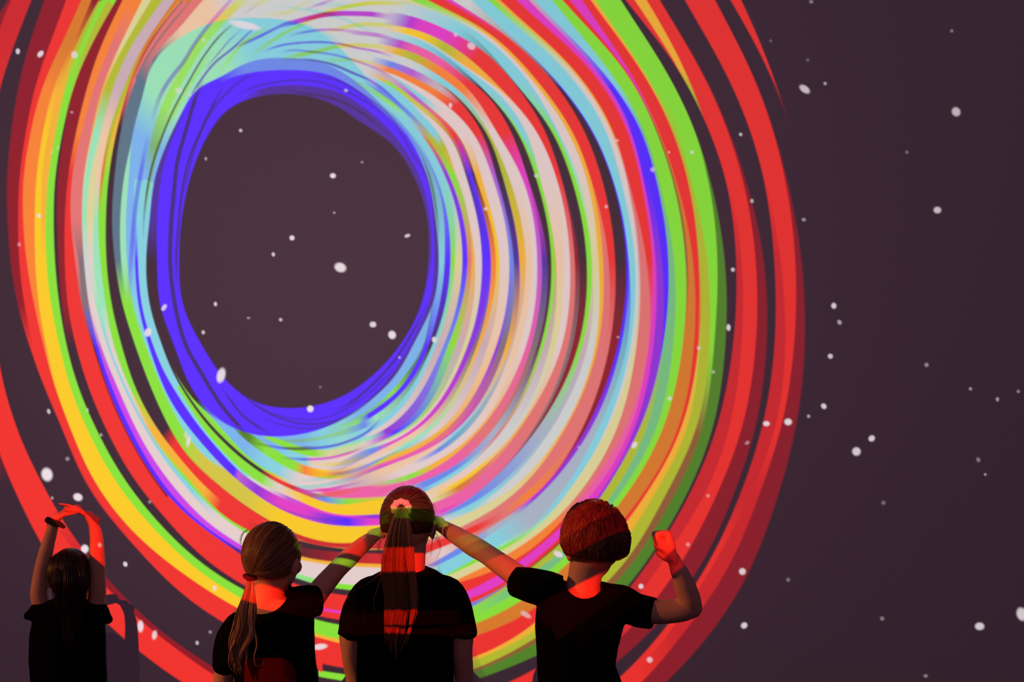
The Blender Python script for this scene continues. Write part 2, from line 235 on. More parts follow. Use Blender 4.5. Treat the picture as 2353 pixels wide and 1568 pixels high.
IN = """
C:310,500 B:311,600 B:318,700 B:344,800 B:361,850 B:394,926 B:432,980 B:484,1041 B:535,1095 i:545,1104 V:589,1135 M:640,1172 M:700,1192 V:748,1208 B:800,1210 M:853,1207
C:316,500 C:318,600 C:326,700 C:355,800 C:375,850 C:413,913 C:457,978 C:503,1032 C:564,1097 w:575,1106 W:618,1127 i:660,1150 M:700,1168 M:748,1184 M:800,1190 V:853,1190
G:455,965 G:472,992 G:522,1047 G:568,1093 G:600,1112 W:640,1132 Y:700,1152 Y:748,1182 Y:853,1180
C:332,500 C:334,600 k:346,700 k:372,790 k:394,850 k:432,915 k:484,985 k:522,1024 k:560,1058 k:599,1086 R:630,1106 R:675,1128 i:720,1140 b:748,1164 G:800,1160 e:853,1150
G:376,770 G:402,855 G:436,912 G:488,979 G:526,1017 G:564,1051 G:603,1079 e:634,1099 w:675,1117 W:720,1128 P:748,1147 P:800,1145 P:853,1142
x:409,850 x:436,898 x:472,946 x:495,965 x:522,997 x:560,1040 C:608,1080 C:640,1092 W:690,1112 W:748,1126 m:820,1118
x:520,960 g:550,1003 g:570,1015 G:608,1043 G:646,1070 G:675,1084 O:700,1092 Y:748,1102 U:800,1100 U:850,1088
x:560,985 x:589,1005 x:622,1026 C:666,1053 C:700,1072 W:720,1080 W:760,1082 F:820,1068 W:850,1058
G:600,1000 G:640,1022 G:675,1040 G:723,1053 E:760,1050 G:820,1035
x:610,998 x:646,1009 x:694,1028 C:752,1038 A:800,1020 C:840,1005
"""
BL = """
b:640,133 b:560,145 B:500,185 B:448,200 B:424,250 v:397,300 v:376,350 v:358,400 v:345,500 k:336,600 k:344,700 k:372,790 k:410,870 k:450,925 b:500,966 B:540,985 B:600,1003 B:650,1003 B:700,997 B:760,978 B:830,935 v:900,875 v:950,790 v:1000,680 v:1008,600 v:1000,500 B:980,400 B:935,310 b:880,245 b:820,190 b:760,150 b:700,137
B:640,162 B:560,170 B:500,192 B:452,235 B:422,270 B:400,310 B:385,350 B:373,400 B:362,500 B:362,600 B:368,700 B:404,800 B:445,900 B:500,963 B:540,985 B:600,1002 B:650,1002 B:700,996 B:760,977 B:826,932 B:890,872 B:945,785 B:990,680 B:997,600 B:993,500 B:976,400 B:930,312 B:870,248 B:812,200 B:760,172 B:700,162
v:640,197 v:600,202 B:550,232 B:516,252 B:478,305 B:436,400 B:418,500 B:412,600 B:420,700 B:466,800 B:505,860 B:560,915 B:650,960 B:750,945 B:840,890 B:930,790 B:975,690 v:990,600 v:988,500 v:962,400 v:900,305 v:840,250 v:780,212 v:700,197
k:644,216 k:568,228 k:520,252 k:484,300 k:440,400 k:418,500 k:412,600 k:420,700 k:468,800 k:518,873 k:551,904 k:599,930 k:650,938 k:707,936 k:784,913 k:860,860 k:918,795 k:968,700 k:984,600 k:981,500 k:948,400 k:895,325 k:830,283 k:772,243 k:715,222
"""
# streaks that take colour channels away: mode;half width;strength;points   (Y kills blue, M kills green, C kills red, K kills all
ST = """
M;5;.6;348,290 376,205 400,170 420,145 448,100 478,60 500,35 531,0 560,-30
M;5;.6;300,700 304,560 312,470 325,390 345,300
Y;11;.8;340,400 352,340 372,270 395,215 425,160 462,100 505,50 540,15 590,-20
Y;4;.8;334,500 342,420 354,370 372,310 392,262 420,215
K;2.5;.8;330,560 338,440 350,380 374,310 396,258 434,187 472,124 500,88 526,63 545,50
Y;4;.6;380,300 400,262 430,205 465,150 500,105
M;2.5;.9;430,235 453,197 491,147 539,107 577,71 600,52
Y;5;.7;500,165 520,145 558,99 597,73 620,60
M;2;.7;470,160 500,125 530,90 560,65
Y;4;.75;575,130 606,107 644,82 702,52 745,30 782,19 839,9 900,6
M;3.5;.8;540,110 570,96 600,82 657,55 690,46
R;4;.9;684,47 715,41 763,32 790,31
M;6;.95;640,60 680,50 740,35 763,32 810,31 858,33 906,41
Y;5;.75;735,31 782,19 839,8 900,7 960,8
Y;5;.75;740,75 757,71 791,63 830,56 877,57 925,63
M;3;.65;660,82 700,74 734,69 782,69 820,74
M;5;.75;790,70 820,75 868,81 906,90
Y;5;.85;640,138 690,126 734,117 772,107 810,104 868,107 900,112
M;2.5;.75;600,121 640,106 696,98 743,97 782,101 820,110 868,119 906,132
M;2.5;.6;640,122 667,116 715,119 772,127 820,141 868,159 906,182
Y;4;.6;740,140 772,138 820,139 854,145 883,155
M;3;.7;690,134 715,138 763,149 810,168 849,184 887,210 925,249
K;2;.5;640,140 715,138 763,147 810,166 849,184
Y;4;.5;800,178 830,196 868,220 900,243 925,262
C;4;.35;620,14 700,22 780,40 830,62 870,80
C;5;.35;640,50 700,60 760,85 800,110
C;5;.3;700,8 780,12 860,20
Y;5;.4;600,35 650,30 700,25
M;3;.5;600,6 575,22 555,38
Y;6;.5;560,20 600,5 640,-10
M;3.5;.7;700,22 740,8 780,-5
Y;4;.5;640,42 670,22 700,8 730,-4
M;3;.8;570,1013 650,1030 730,1030 790,1018 850,988 880,955
Y;4;.6;600,1010 650,1014 720,1010 780,996 830,978
M;3;.8;640,1050 700,1056 760,1052 800,1042 850,1022
K;2;.6;655,1030 700,1028 740,1026
Y;5;.65;700,1062 760,1068 820,1055 850,1040
M;4;.6;720,1088 780,1088 850,1066
C;4;.5;680,1106 740,1100 800,1085 850,1062
C;4;.5;640,1116 700,1120 770,1110 830,1092
Y;5;.7;640,1122 700,1138 780,1134 850,1115
M;3;.8;660,1124 720,1128 780,1120 840,1105
Y;5;.7;700,1160 760,1164 820,1156 860,1148
C;3;.5;600,1144 680,1182 760,1196 860,1196
K;5;.85;470,180 448,230 430,290 408,370 400,440 393,520 391,600 402,700 430,800 465,862 512,936 545,975 572,1003
K;3;.75;520,190 490,240 462,300 436,360 420,430 410,520 405,600 410,680
K;2.5;.6;575,172 530,205 490,250 455,320 432,400 416,470
K;3;.75;505,885 530,920 560,957 595,982 627,1002
K;2.5;.6;530,880 580,925 640,960 720,975 800,955 860,910 900,865
K;2;.5;560,915 610,945 660,960 740,962 820,925 880,875 930,810
K;3;.75;760,950 810,922 860,880 905,830 950,760 985,690
K;2;.5;580,950 640,975 700,985 760,975 820,945
K;2.5;.5;700,175 760,180 830,215 890,262 935,330 965,400
K;3;.6;640,205 700,215 770,228 840,265 890,310
K;2.5;.5;540,222 580,202 640,188 720,186 780,204 850,240 905,290
K;2;.5;600,165 560,182 530,200
Y;3;.5;930,330 960,370 990,430 1005,520
K;2.5;.6;960,340 985,400 1002,480 1008,560
=k;118;1;858,1572 960,1575 1035,1560
=R;14;.8;858,1672 960,1670 1045,1661
=R;23;1;858,1562 960,1560 1035,1547
=G;12;1;850,1472 905,1472
=g;11;1;905,1472 960,1470 1000,1465
=G;14;1;1000,1466 1045,1460
=S;16;1;858,1444 960,1440 1035,1428
=k;68;1;560,1532 640,1548 732,1572
"""
STARS = [(41,118,5,7,0,.8),(93,124,6,9,-40,.9),(171,126,8,9,0,.7),(553,300,4,4,0,.7),(473,365,3,4,0,.5),(765,404,7,6,0,1),(832,373,4,3,0,.3),
(768,489,3,3,0,.4),(671,547,6,6,0,1),(628,585,4,5,0,.8),(936,542,7,4,20,.8),(782,615,14,11,-20,1),(495,699,4,5,0,.8),(571,731,4,3,0,.35),(645,735,4,4,0,.7),
(467,764,4,5,0,.7),(857,746,8,7,0,.9),(901,770,9,10,20,1),(340,764,8,11,-25,.9),(377,707,5,9,-35,.8),(508,863,10,18,-15,.95),(713,940,8,8,20,1),(736,890,3,3,0,.2),
(134,340,3,4,0,.4),(89,496,5,5,0,.8),(108,1091,13,16,15,1),(179,1143,11,9,-20,1),(112,946,4,6,15,.7),(155,1055,5,5,20,.3),(120,1145,3,4,0,.4),(195,1262,9,10,0,1),
(288,1297,5,6,25,.9),(323,1440,7,14,0,.9),(355,1460,6,11,-10,.8),(309,1452,4,5,0,.6),(453,1478,4,5,0,.6),(483,1453,4,4,0,.3),(493,1352,5,7,0,.7),(433,1014,5,14,-10,.8),
(344,1154,4,4,0,.3),(201,943,3,5,0,.5),(998,781,6,7,0,.9),(1035,242,4,6,0,.8),(1047,80,5,5,0,.5),(1116,480,5,4,0,.7),(1083,106,10,8,-30,.7),(563,58,38,9,-12,.85),(1393,475,4,4,0,.5),
(1418,323,4,3,0,.6),(1500,390,6,6,0,.5),(1590,350,5,4,0,.7),(1537,350,3,3,0,.5),(1702,309,4,4,0,.7),(1728,462,4,5,0,.6),(1849,205,14,8,-35,.8),(1896,192,4,4,0,.5),(1771,94,3,3,0,.2),
(1864,4,5,4,0,.3),(2197,257,10,11,30,.75),(2187,71,4,4,0,.25),(1856,138,4,4,0,.15),(2084,350,4,4,0,.2),(2154,483,9,8,0,.8),(1847,505,5,4,0,.4),(1916,703,6,7,0,.9),(1929,741,5,6,30,.5),
(1908,819,6,6,0,.8),(1684,620,5,5,0,.7),(1674,753,5,8,0,.9),(2129,839,5,5,0,.35),(2230,894,4,4,0,.4),(2292,918,4,5,0,.45),(1761,974,8,6,0,1),(1811,970,9,8,0,1),(1893,934,6,7,40,.9),
(1858,957,4,4,0,.5),(2003,1008,8,7,40,.9),(1968,1038,10,10,0,.9),(2248,1057,5,6,30,.25),(2264,1091,3,3,0,.5),(2030,1156,5,5,0,.2),(1706,1314,8,8,0,.9),(1811,1333,5,5,0,.2),(1710,1438,8,7,40,.9),
(1473,1348,6,6,0,.9),(1493,1517,7,7,0,.7),(1627,1140,4,4,0,.4),(1717,1018,6,4,35,.35),(1581,1252,5,5,0,.35),(1639,855,4,4,0,.5),(1539,916,5,5,0,.7),(1458,1023,6,9,-35,.9),(1606,800,5,5,0,.5),
(2027,1422,5,5,0,.25),(2251,1440,11,9,0,.9),(2348,1412,12,16,20,.9),(2127,1554,5,4,0,.3),(2340,900,4,4,0,.3),(1150,1287,14,7,25,0),(735,1487,18,7,8,.9),(808,1483,14,10,0,.8),(1283,1274,12,7,-25,.9),
(1208,1413,14,6,-30,.5),(1330,1028,4,4,0,.3),(1420,775,3,3,0,.4),(1232,404,5,5,0,.6),(918,822,3,3,0,.5),(165,258,4,3,0,.3),(410,208,9,7,-20,.5),(436,218,5,4,0,.4),(795,208,5,4,0,.5),(468,92,4,5,0,.5),
(1680,1600,10,8,0,.9),(520,1700,12,8,0,.9),(1162,1583,15,8,20,.95),(1290,1510,9,7,0,.4),(232,1000,4,4,0,.4),(427,1000,4,9,0,.5),(118,350,3,3,0,.3),(44,562,4,5,0,.3)]
C0 = (700.,575.)
def make_picture(np, X, Y):
    """linear RGB wall radiance of the projected picture at photo-frame positions X, Y"""
    def lin(c):
        c = np.asarray(c, float)/255.
        return np.where(c <= .04045, c/12.92, ((c+.055)/1.055)**2.4)
    pal = {k: lin(v) for k, v in PAL.items()}
    TH = np.arctan2(Y-C0[1], X-C0[0]); RR = np.hypot(X-C0[0], Y-C0[1])
    NT = 2880
    grid = (np.arange(NT)+.5)/NT*2*np.pi-np.pi
    def prep(pts, closed, ext):
        p = np.array(pts, float)
        if ext and not closed:
            a = p[0]+(p[0]-p[1])/max(1e-6, np.hypot(*(p[0]-p[1])))*ext
            b = p[-1]+(p[-1]-p[-2])/max(1e-6, np.hypot(*(p[-1]-p[-2])))*ext
            p = np.vstack([a, p, b])
        th = np.unwrap(np.arctan2(p[:, 1]-C0[1], p[:, 0]-C0[0])); r = np.hypot(p[:, 0]-C0[0], p[:, 1]-C0[1])
        idx = np.arange(len(th))
        if th[-1] < th[0]: th = th[::-1]; r = r[::-1]; idx = idx[::-1]
        if closed:
            n = len(th)
            th = np.concatenate([th-2*np.pi, th, th+2*np.pi]); r = np.tile(r, 3); idx = np.tile(idx, 3)
            o = np.argsort(th); th = th[o]; r = r[o]; idx = idx[o]
        keep = [0]
        for i in range(1, len(th)):
            if th[i] > th[keep[-1]]+.004: keep.append(i)
        return th[keep], r[keep], idx[keep]
    def pch(x, y, q):
        h = np.diff(x); dl = np.diff(y)/h
        m = np.zeros_like(y)
        if len(x) > 2:
            m[1:-1] = (h[1:]*dl[:-1]+h[:-1]*dl[1:])/(h[1:]+h[:-1])
            m[0] = 1.5*dl[0]-.5*m[1]; m[-1] = 1.5*dl[-1]-.5*m[-2]
        else: m[:] = dl[0]
        i = np.clip(np.searchsorted(x, q)-1, 0, len(x)-2)
        t = (q-x[i])/h[i]
        return ((1+2*t)*(1-t)**2*y[i]+t*(1-t)**2*h[i]*m[i]+t*t*(3-2*t)*y[i+1]+t*t*(t-1)*h[i]*m[i+1])
    def lut(th, vals, smooth):
        best = np.full(NT, np.nan) if np.ndim(vals[0]) == 0 else np.full((NT, 3), np.nan)
        for k in (-1, 0, 1):
            q = grid+2*np.pi*k
            ok = (q >= th[0]) & (q <= th[-1])
            if not ok.any(): continue
            if np.ndim(vals[0]) == 0: best[ok] = pch(th, np.asarray(vals), q[ok]) if smooth else np.interp(q[ok], th, vals)
            else:
                v = np.asarray(vals)
                best[ok] = np.stack([np.interp(q[ok], th, v[:, c]) for c in range(3)], -1)
        return best
    def blur(l, sg):
        sp = sg/(2*np.pi)*NT; n = int(3*sp); kk = np.exp(-.5*(np.arange(-n, n+1)/sp)**2); kk /= kk.sum()
        out = l.copy(); ok = ~np.isnan(l)
        if ok.all():
            return np.convolve(np.concatenate([l[-n:], l, l[:n]]), kk, 'valid')
        sh = int(np.argmin(ok)); lr = np.roll(l, -sh); okr = np.roll(ok, -sh)   # starts with an invalid cell
        i = 0
        while i < NT:
            if not okr[i]: i += 1; continue
            j = i
            while j < NT and okr[j]: j += 1
            seg = lr[i:j]; m = min(n, len(seg)-1)
            if m > 2:
                a = 2*seg[0]-seg[1:m+1][::-1]; b = 2*seg[-1]-seg[-m-1:-1][::-1]
                q = np.concatenate([a, seg, b]); k2 = kk[n-m:n+m+1]/kk[n-m:n+m+1].sum()
                lr[i:j] = np.convolve(q, k2, 'valid')
            i = j
        return np.roll(lr, sh)
    IT = np.clip(((TH+np.pi)/(2*np.pi)*NT-.5), 0, NT-1.001)
    I0 = IT.astype(int); FT = (IT-I0)[..., None]
    def at(l):
        if l.ndim == 1: return l[I0]*(1-FT[..., 0])+l[I0+1]*FT[..., 0]
        return l[I0]*(1-FT)+l[I0+1]*FT
    img = np.zeros(X.shape+(3,))+pal['k']
    SOFT = 2.2
    def paint(line, closed, ext=160, sg=.07):
        it = [s.split(':') for s in line.split()]
        pts = [tuple(map(float, s[1].split(','))) for s in it]; cs = [s[0] for s in it]
        th, r, idx = prep(pts, closed, ext)
        n = len(pts); off = 1 if (ext and not closed) else 0
        cols = [pal[cs[min(max(i-off, 0), n-1)]] for i in idx]
        rl = blur(lut(th, r, True), sg); cl = lut(th, cols, False)
        rr = at(rl); cc = at(cl)
        ok = ~np.isnan(rr)
        a = np.where(ok, np.clip((rr-RR)/(2*SOFT)+.5, 0, 1), 0); a = (a*a*(3-2*a))[..., None]
        return a, np.nan_to_num(cc)
    def doblock(txt, closed, ext=160):
        for ln in txt.strip().splitlines():
            a, c = paint(ln.lstrip('!'), closed, 0 if ln[0] == '!' else ext)
            img[:] = img*(1-a)+c*a
    doblock(TR, False); doblock(LT, False); doblock(CL, True)
    L2 = CL2.strip().splitlines(); a, c = paint(L2[1], True); img[:] = img*(1-a)+c*a
    doblock(IN, False, 90)
    # right fan again above the closed fields (it is the nearer layer there)
    inn = np.clip((575-RR)/60, 0, 1)
    side = np.clip((TH+np.radians(71))/.1, 0, 1)*np.clip((np.radians(73+12*inn)-TH)/(.13+.11*inn), 0, 1)
    keep = img.copy(); img[:] = 0; img += pal['k']
    doblock(TR, False); side = side[..., None]; img[:] = keep*(1-side)+img*side
    doblock(BL, True)
    for ln in ST.strip().splitlines():
        md, w, s, p = ln.split(';'); w = float(w); s = float(s)
        pts = [tuple(map(float, q.split(','))) for q in p.split()]
        th, r, idx = prep(pts, False, 0)
        rr = at(lut(th, r, True)); fd = .012 if md[0] == '=' else .08
        if md[0] == '=': th = np.interp(np.linspace(0, 1, 60), np.linspace(0, 1, len(th)), th)
        tt = at(lut(th, np.interp(th, [th[0], th[0]+fd, th[-1]-fd, th[-1]], [0, 1, 1, 0]), False))
        ok = ~np.isnan(rr)
        a = np.where(ok, np.clip((w+1.5-np.abs(RR-rr))/3, 0, 1)*np.nan_to_num(tt)*s, 0)
        if md[0] == '=':
            img[:] = img*(1-a[..., None])+pal[md[1]]*a[..., None]; continue
        ch = {'Y': (2,), 'M': (1,), 'C': (0,), 'K': (0, 1, 2), 'R': (1, 2)}[md]
        if md == 'M':
            cut = np.minimum(img[..., 0]-pal['k'][0], (img[..., 1]-pal['k'][1])*.26)*a
            img[..., 0] -= np.maximum(cut, 0)
        for c in ch: img[..., c] += (pal['k'][c]-img[..., c])*a
    for (x, y, a, b, ang, br) in STARS:
        t = np.radians(ang); dx = X-x; dy = Y-y
        u = (dx*np.cos(t)-dy*np.sin(t))/a; v = (dx*np.sin(t)+dy*np.cos(t))/b
        k = (np.clip((1.15-np.hypot(u, v))/.45, 0, 1)*br)[..., None]
        img[:] = img*(1-k)+lin((222, 208, 214))*k
    return img, pal['k']
# ------------------------------------------------------------------ projector: lamp, picture slide, housing on a mast
def build_projector():
    X0, X1, Y0, Y1, ST = -140., 2500., -80., 1900., 2.0
    nx = int((X1-X0)/ST)+1; ny = int((Y1-Y0)/ST)+1
    X, Y = np.meshgrid(np.linspace(X0, X1, nx), np.linspace(Y0, Y1, ny))
    img, k = make_picture(np, X, Y)
    # light falloff painted into the film colour: a little brighter low on the left
    rel = img-k
    glow = np.exp(-((X-760)**2+(Y-640)**2)/950**2)          # faint light leak painted into the dark film, strongest in the middle
    rel *= (1.07-.21*np.clip(X/W_PX, 0, 1.1)+.05*np.clip((Y-784)/784, -1, 1))[..., None]
    # even out the longer throw towards the bottom of the picture
    wx = (X-W_PX/2)/F_PX*WALL_Y; wz = CAM_Z-(Y-H_PX/2)/F_PX*WALL_Y
    dv = np.stack([wx-LAMP.x, np.full_like(wx, WALL_Y-LAMP.y), wz-LAMP.z], -1)
    c3 = (dv[..., 1]/np.linalg.norm(dv, axis=-1))**3
    rel += glow[..., None]*np.array((.034, .017, .021))
    rel = np.clip(rel/c3[..., None]*.82, 0, 1)
    t = SLIDE_D/(WALL_Y-LAMP.y)
    co = np.empty((ny, nx, 3), np.float32); lo = dv*t
    co[..., 0] = lo[..., 0]; co[..., 1] = lo[..., 1]; co[..., 2] = lo[..., 2]
    me = bpy.data.meshes.new('slide')
    nq = (nx-1)*(ny-1)
    idx = np.arange(nx*ny).reshape(ny, nx)
    q = np.stack([idx[:-1, :-1], idx[1:, :-1], idx[1:, 1:], idx[:-1, 1:]], -1).reshape(-1, 4).astype(np.int32)
    me.vertices.add(nx*ny); me.vertices.foreach_set('co', co.ravel())
    me.loops.add(nq*4); me.loops.foreach_set('vertex_index', q.ravel())
    me.polygons.add(nq); me.polygons.foreach_set('loop_start', np.arange(0, nq*4, 4, dtype=np.int32))
    try: me.polygons.foreach_set('loop_total', np.full(nq, 4, dtype=np.int32))
    except Exception: pass
    me.update(calc_edges=True)
    ca = me.color_attributes.new('picture', 'FLOAT_COLOR', 'POINT')
    rgba = np.ones((ny, nx, 4), np.float32); rgba[..., :3] = rel
    ca.data.foreach_set('color', rgba.ravel())
    m = bpy.data.materials.new('slide_film'); m.use_nodes = True; nt = m.node_tree; nt.nodes.clear()
    out = nt.nodes.new('ShaderNodeOutputMaterial'); tr = nt.nodes.new('ShaderNodeBsdfTransparent')
    at = nt.nodes.new('ShaderNodeAttribute'); at.attribute_name = 'picture'
    nt.links.new(at.outputs['Color'], tr.inputs[0]); nt.links.new(tr.outputs[0], out.inputs[0])
    me.materials.append(m)
    root = empty('projector', (LAMP.x, LAMP.y, 0))
    tag(root, 'black film projector on a tall mast behind the camera', 'projector')
    o = bpy.data.objects.new('slide', me); col.objects.link(o)
    o.location = (0, 0, LAMP.z); o.parent = root
    xs = co[..., 0]; zs = co[..., 2]; y = LAMP.y+SLIDE_D
    x0, x1 = LAMP.x+float(xs.min()), LAMP.x+float(xs.max()); z0, z1 = LAMP.z+float(zs.min()), LAMP.z+float(zs.max())
    bx0, bx1 = LAMP.x-.22, LAMP.x+.22; bz0, bz1 = LAMP.z-.26, LAMP.z+.16; yb = LAMP.y-.15
    e = .0003
    bm = bmesh.new()
    def bb(lo, hi):
        r = bmesh.ops.create_cube(bm, size=1)
        for v in r['verts']: v.co = Vector(((v.co[i]+.5)*(hi[i]-lo[i])+lo[i] for i in range(3)))
    bb((bx0, y-.003, bz0), (x0+e, y+.003, bz1)); bb((x1-e, y-.003, bz0), (bx1, y+.003, bz1))
    bb((x0, y-.003, bz0), (x1, y+.003, z0+e)); bb((x0, y-.003, z1-e), (x1, y+.003, bz1))
    m2 = bpy.data.meshes.new('slide_mount'); bm.to_mesh(m2); bm.free(); link('slide_mount', m2, M_black, root, False)
    bm = bmesh.new(); t_ = .012
    bb((bx0-t_, yb, bz0-t_), (bx0, y+.06, bz1+t_)); bb((bx1, yb, bz0-t_), (bx1+t_, y+.06, bz1+t_))
    bb((bx0, yb, bz0-t_), (bx1, y+.06, bz0)); bb((bx0, yb, bz1), (bx1, y+.06, bz1+t_)); bb((bx0-t_, yb-t_, bz0-t_), (bx1+t_, yb, bz1+t_))
    m2 = bpy.data.meshes.new('housing'); bm.to_mesh(m2); bm.free(); link('housing', m2, M_black, root, False)
    box('mast', (LAMP.x-.04, LAMP.y+.1, .03), (LAMP.x+.04, LAMP.y+.18, bz0-t_), M_black, root)
    box('base_plate', (LAMP.x-.4, LAMP.y-.3, 0), (LAMP.x+.4, LAMP.y+.5, .03), M_black, root)
    lamp.parent = root; lamp.matrix_parent_inverse = Matrix.Translation(-root.location)
build_projector()
def stage_light(spot, base, label):
    root = empty('stage_light', (base[0], base[1], 0)); tag(root, label, 'stage light')
    d = (spot.matrix_world.to_3x3() @ Vector((0, 0, -1))) if False else (spot.rotation_euler.to_matrix() @ Vector((0, 0, -1)))
    bm = bmesh.new()
    r = bmesh.ops.create_cone(bm, cap_ends=False, segments=32, radius1=.10, radius2=.085, depth=.28)
    bmesh.ops.solidify(bm, geom=bm.faces[:], thickness=.004)
    q = d.to_track_quat('Z', 'Y').to_matrix().to_4x4()
    for v in bm.verts: v.co = q @ v.co + Vector(base) + d*(-.02)
    me = bpy.data.meshes.new('lamp_can'); bm.to_mesh(me); bm.free(); link('lamp_can', me, M_black, root)
    box('stand_pole', (base[0]-.015, base[1]-.015, .02), (base[0]+.015, base[1]+.015, base[2]-.13), M_black, root)
    box('stand_base', (base[0]-.2, base[1]-.2, 0), (base[0]+.2, base[1]+.2, .02), M_black, root)
    spot.parent = root; spot.matrix_parent_inverse = Matrix.Translation(-root.location)
    spot.location = Vector(base)+d*.15
stage_light(spot1, S1, 'black stage lamp on a stand lighting the standing children from the left')
stage_light(spot2, S2, 'black stage lamp on a stand near the wall, left of the small child')
# ------------------------------------------------------------------ people
class Vol:
    "closed pieces that are merged into one continuous surface by a voxel remesh"
    def __init__(s): s.bm = bmesh.new()
    def tube(s, pts, n=20, flat=None, cap_round=True, sub=4):
        """pts: (Vector, r) or (Vector, rx, ry, axis); smooth tapered limb with round ends"""
        ps = [Vector(p[0]) for p in pts]; rs = [p[1] for p in pts]; r2 = [p[2] if len(p) > 2 else p[1] for p in pts]
        P_, R_, Q_ = [], [], []
        for i in range(len(ps)-1):
            p0 = ps[max(i-1, 0)]; p1 = ps[i]; p2 = ps[i+1]; p3 = ps[min(i+2, len(ps)-1)]
            for k in range(sub):
                t = k/sub
                P_.append(.5*((2*p1)+(p2-p0)*t+(2*p0-5*p1+4*p2-p3)*t*t+(3*p1-p0-3*p2+p3)*t**3))
                u = t*t*(3-2*t); R_.append(rs[i]*(1-u)+rs[i+1]*u); Q_.append(r2[i]*(1-u)+r2[i+1]*u)
        P_.append(ps[-1]); R_.append(rs[-1]); Q_.append(r2[-1])
        T = [(P_[min(i+1, len(P_)-1)]-P_[max(i-1, 0)]).normalized() for i in range(len(P_))]
        if cap_round:
            a = []
            for ang in (80, 55, 28): c = math.radians(ang); a.append((P_[0]-T[0]*R_[0]*math.sin(c), R_[0]*math.cos(c), Q_[0]*math.cos(c), T[0]))
            b = []
            for ang in (28, 55, 80): c = math.radians(ang); b.append((P_[-1]+T[-1]*R_[-1]*math.sin(c), R_[-1]*math.cos(c), Q_[-1]*math.cos(c), T[-1]))
            rings = a+list(zip(P_, R_, Q_, T))+b
        else: rings = list(zip(P_, R_, Q_, T))
        ax = Vector(flat) if flat is not None else (Vector((0, 0, 1)) if abs(T[0].z) < .8 else Vector((0, 1, 0)))
        prev = None
        for (p, r, q, t) in rings:
            x = (ax-t*ax.dot(t)).normalized(); y = t.cross(x)
            vs = [s.bm.verts.new(p+x*(q*math.cos(2*math.pi*j/n))+y*(r*math.sin(2*math.pi*j/n))) for j in range(n)]
            if prev:
                for j in range(n): s.bm.faces.new((prev[j], prev[(j+1) % n], vs[(j+1) % n], vs[j]))
            else: s.bm.faces.new(vs[::-1])
            prev = vs; ax = x if flat is None else ax
        s.bm.faces.new(prev)
        return s
    def ell(s, c, r, rot=None, n=24):
        g = bmesh.ops.create_uvsphere(s.bm, u_segments=n, v_segments=n//2+2, radius=1)
        M = rot if rot else Matrix.Identity(3)
        for v in g['verts']: v.co = M @ Vector((v.co.x*r[0], v.co.y*r[1], v.co.z*r[2])) + Vector(c)
        return s
    def rings(s, rows, n=40, power=2.4):
        """rows: (z, x0, x1, y, depth) stacked super-ellipse sections, closed top and bottom"""
        prev = None
        for (z, x0, x1, y, dp) in rows:
            cx = (x0+x1)/2; a = (x1-x0)/2; vs = []
            for j in range(n):
                c, q = math.cos(2*math.pi*j/n), math.sin(2*math.pi*j/n)
                vs.append(s.bm.verts.new((cx+a*math.copysign(abs(c)**(2/power), c), y+dp/2*math.copysign(abs(q)**(2/power), q), z)))
            if prev:
                for j in range(n): s.bm.faces.new((prev[j], prev[(j+1) % n], vs[(j+1) % n], vs[j]))
            else: s.bm.faces.new(vs[::-1])
            prev = vs
        s.bm.faces.new(prev)
        return s
    def mesh(s, name, voxel, smooth=2, fac=.5):
        bmesh.ops.recalc_face_normals(s.bm, faces=s.bm.faces[:])
        me = bpy.data.meshes.new(name+'_src'); s.bm.to_mesh(me); s.bm.free()
        o = bpy.data.objects.new(name+'_src', me); col.objects.link(o)
        r = o.modifiers.new('r', 'REMESH'); r.mode = 'VOXEL'; r.voxel_size = voxel
        if smooth:
            m = o.modifiers.new('s', 'SMOOTH'); m.iterations = smooth; m.factor = fac
        dg = bpy.context.evaluated_depsgraph_get(); dg.update()
        res = bpy.data.meshes.new_from_object(o.evaluated_get(dg)); res.name = name
        bpy.data.objects.remove(o); bpy.data.meshes.remove(me)
        return res

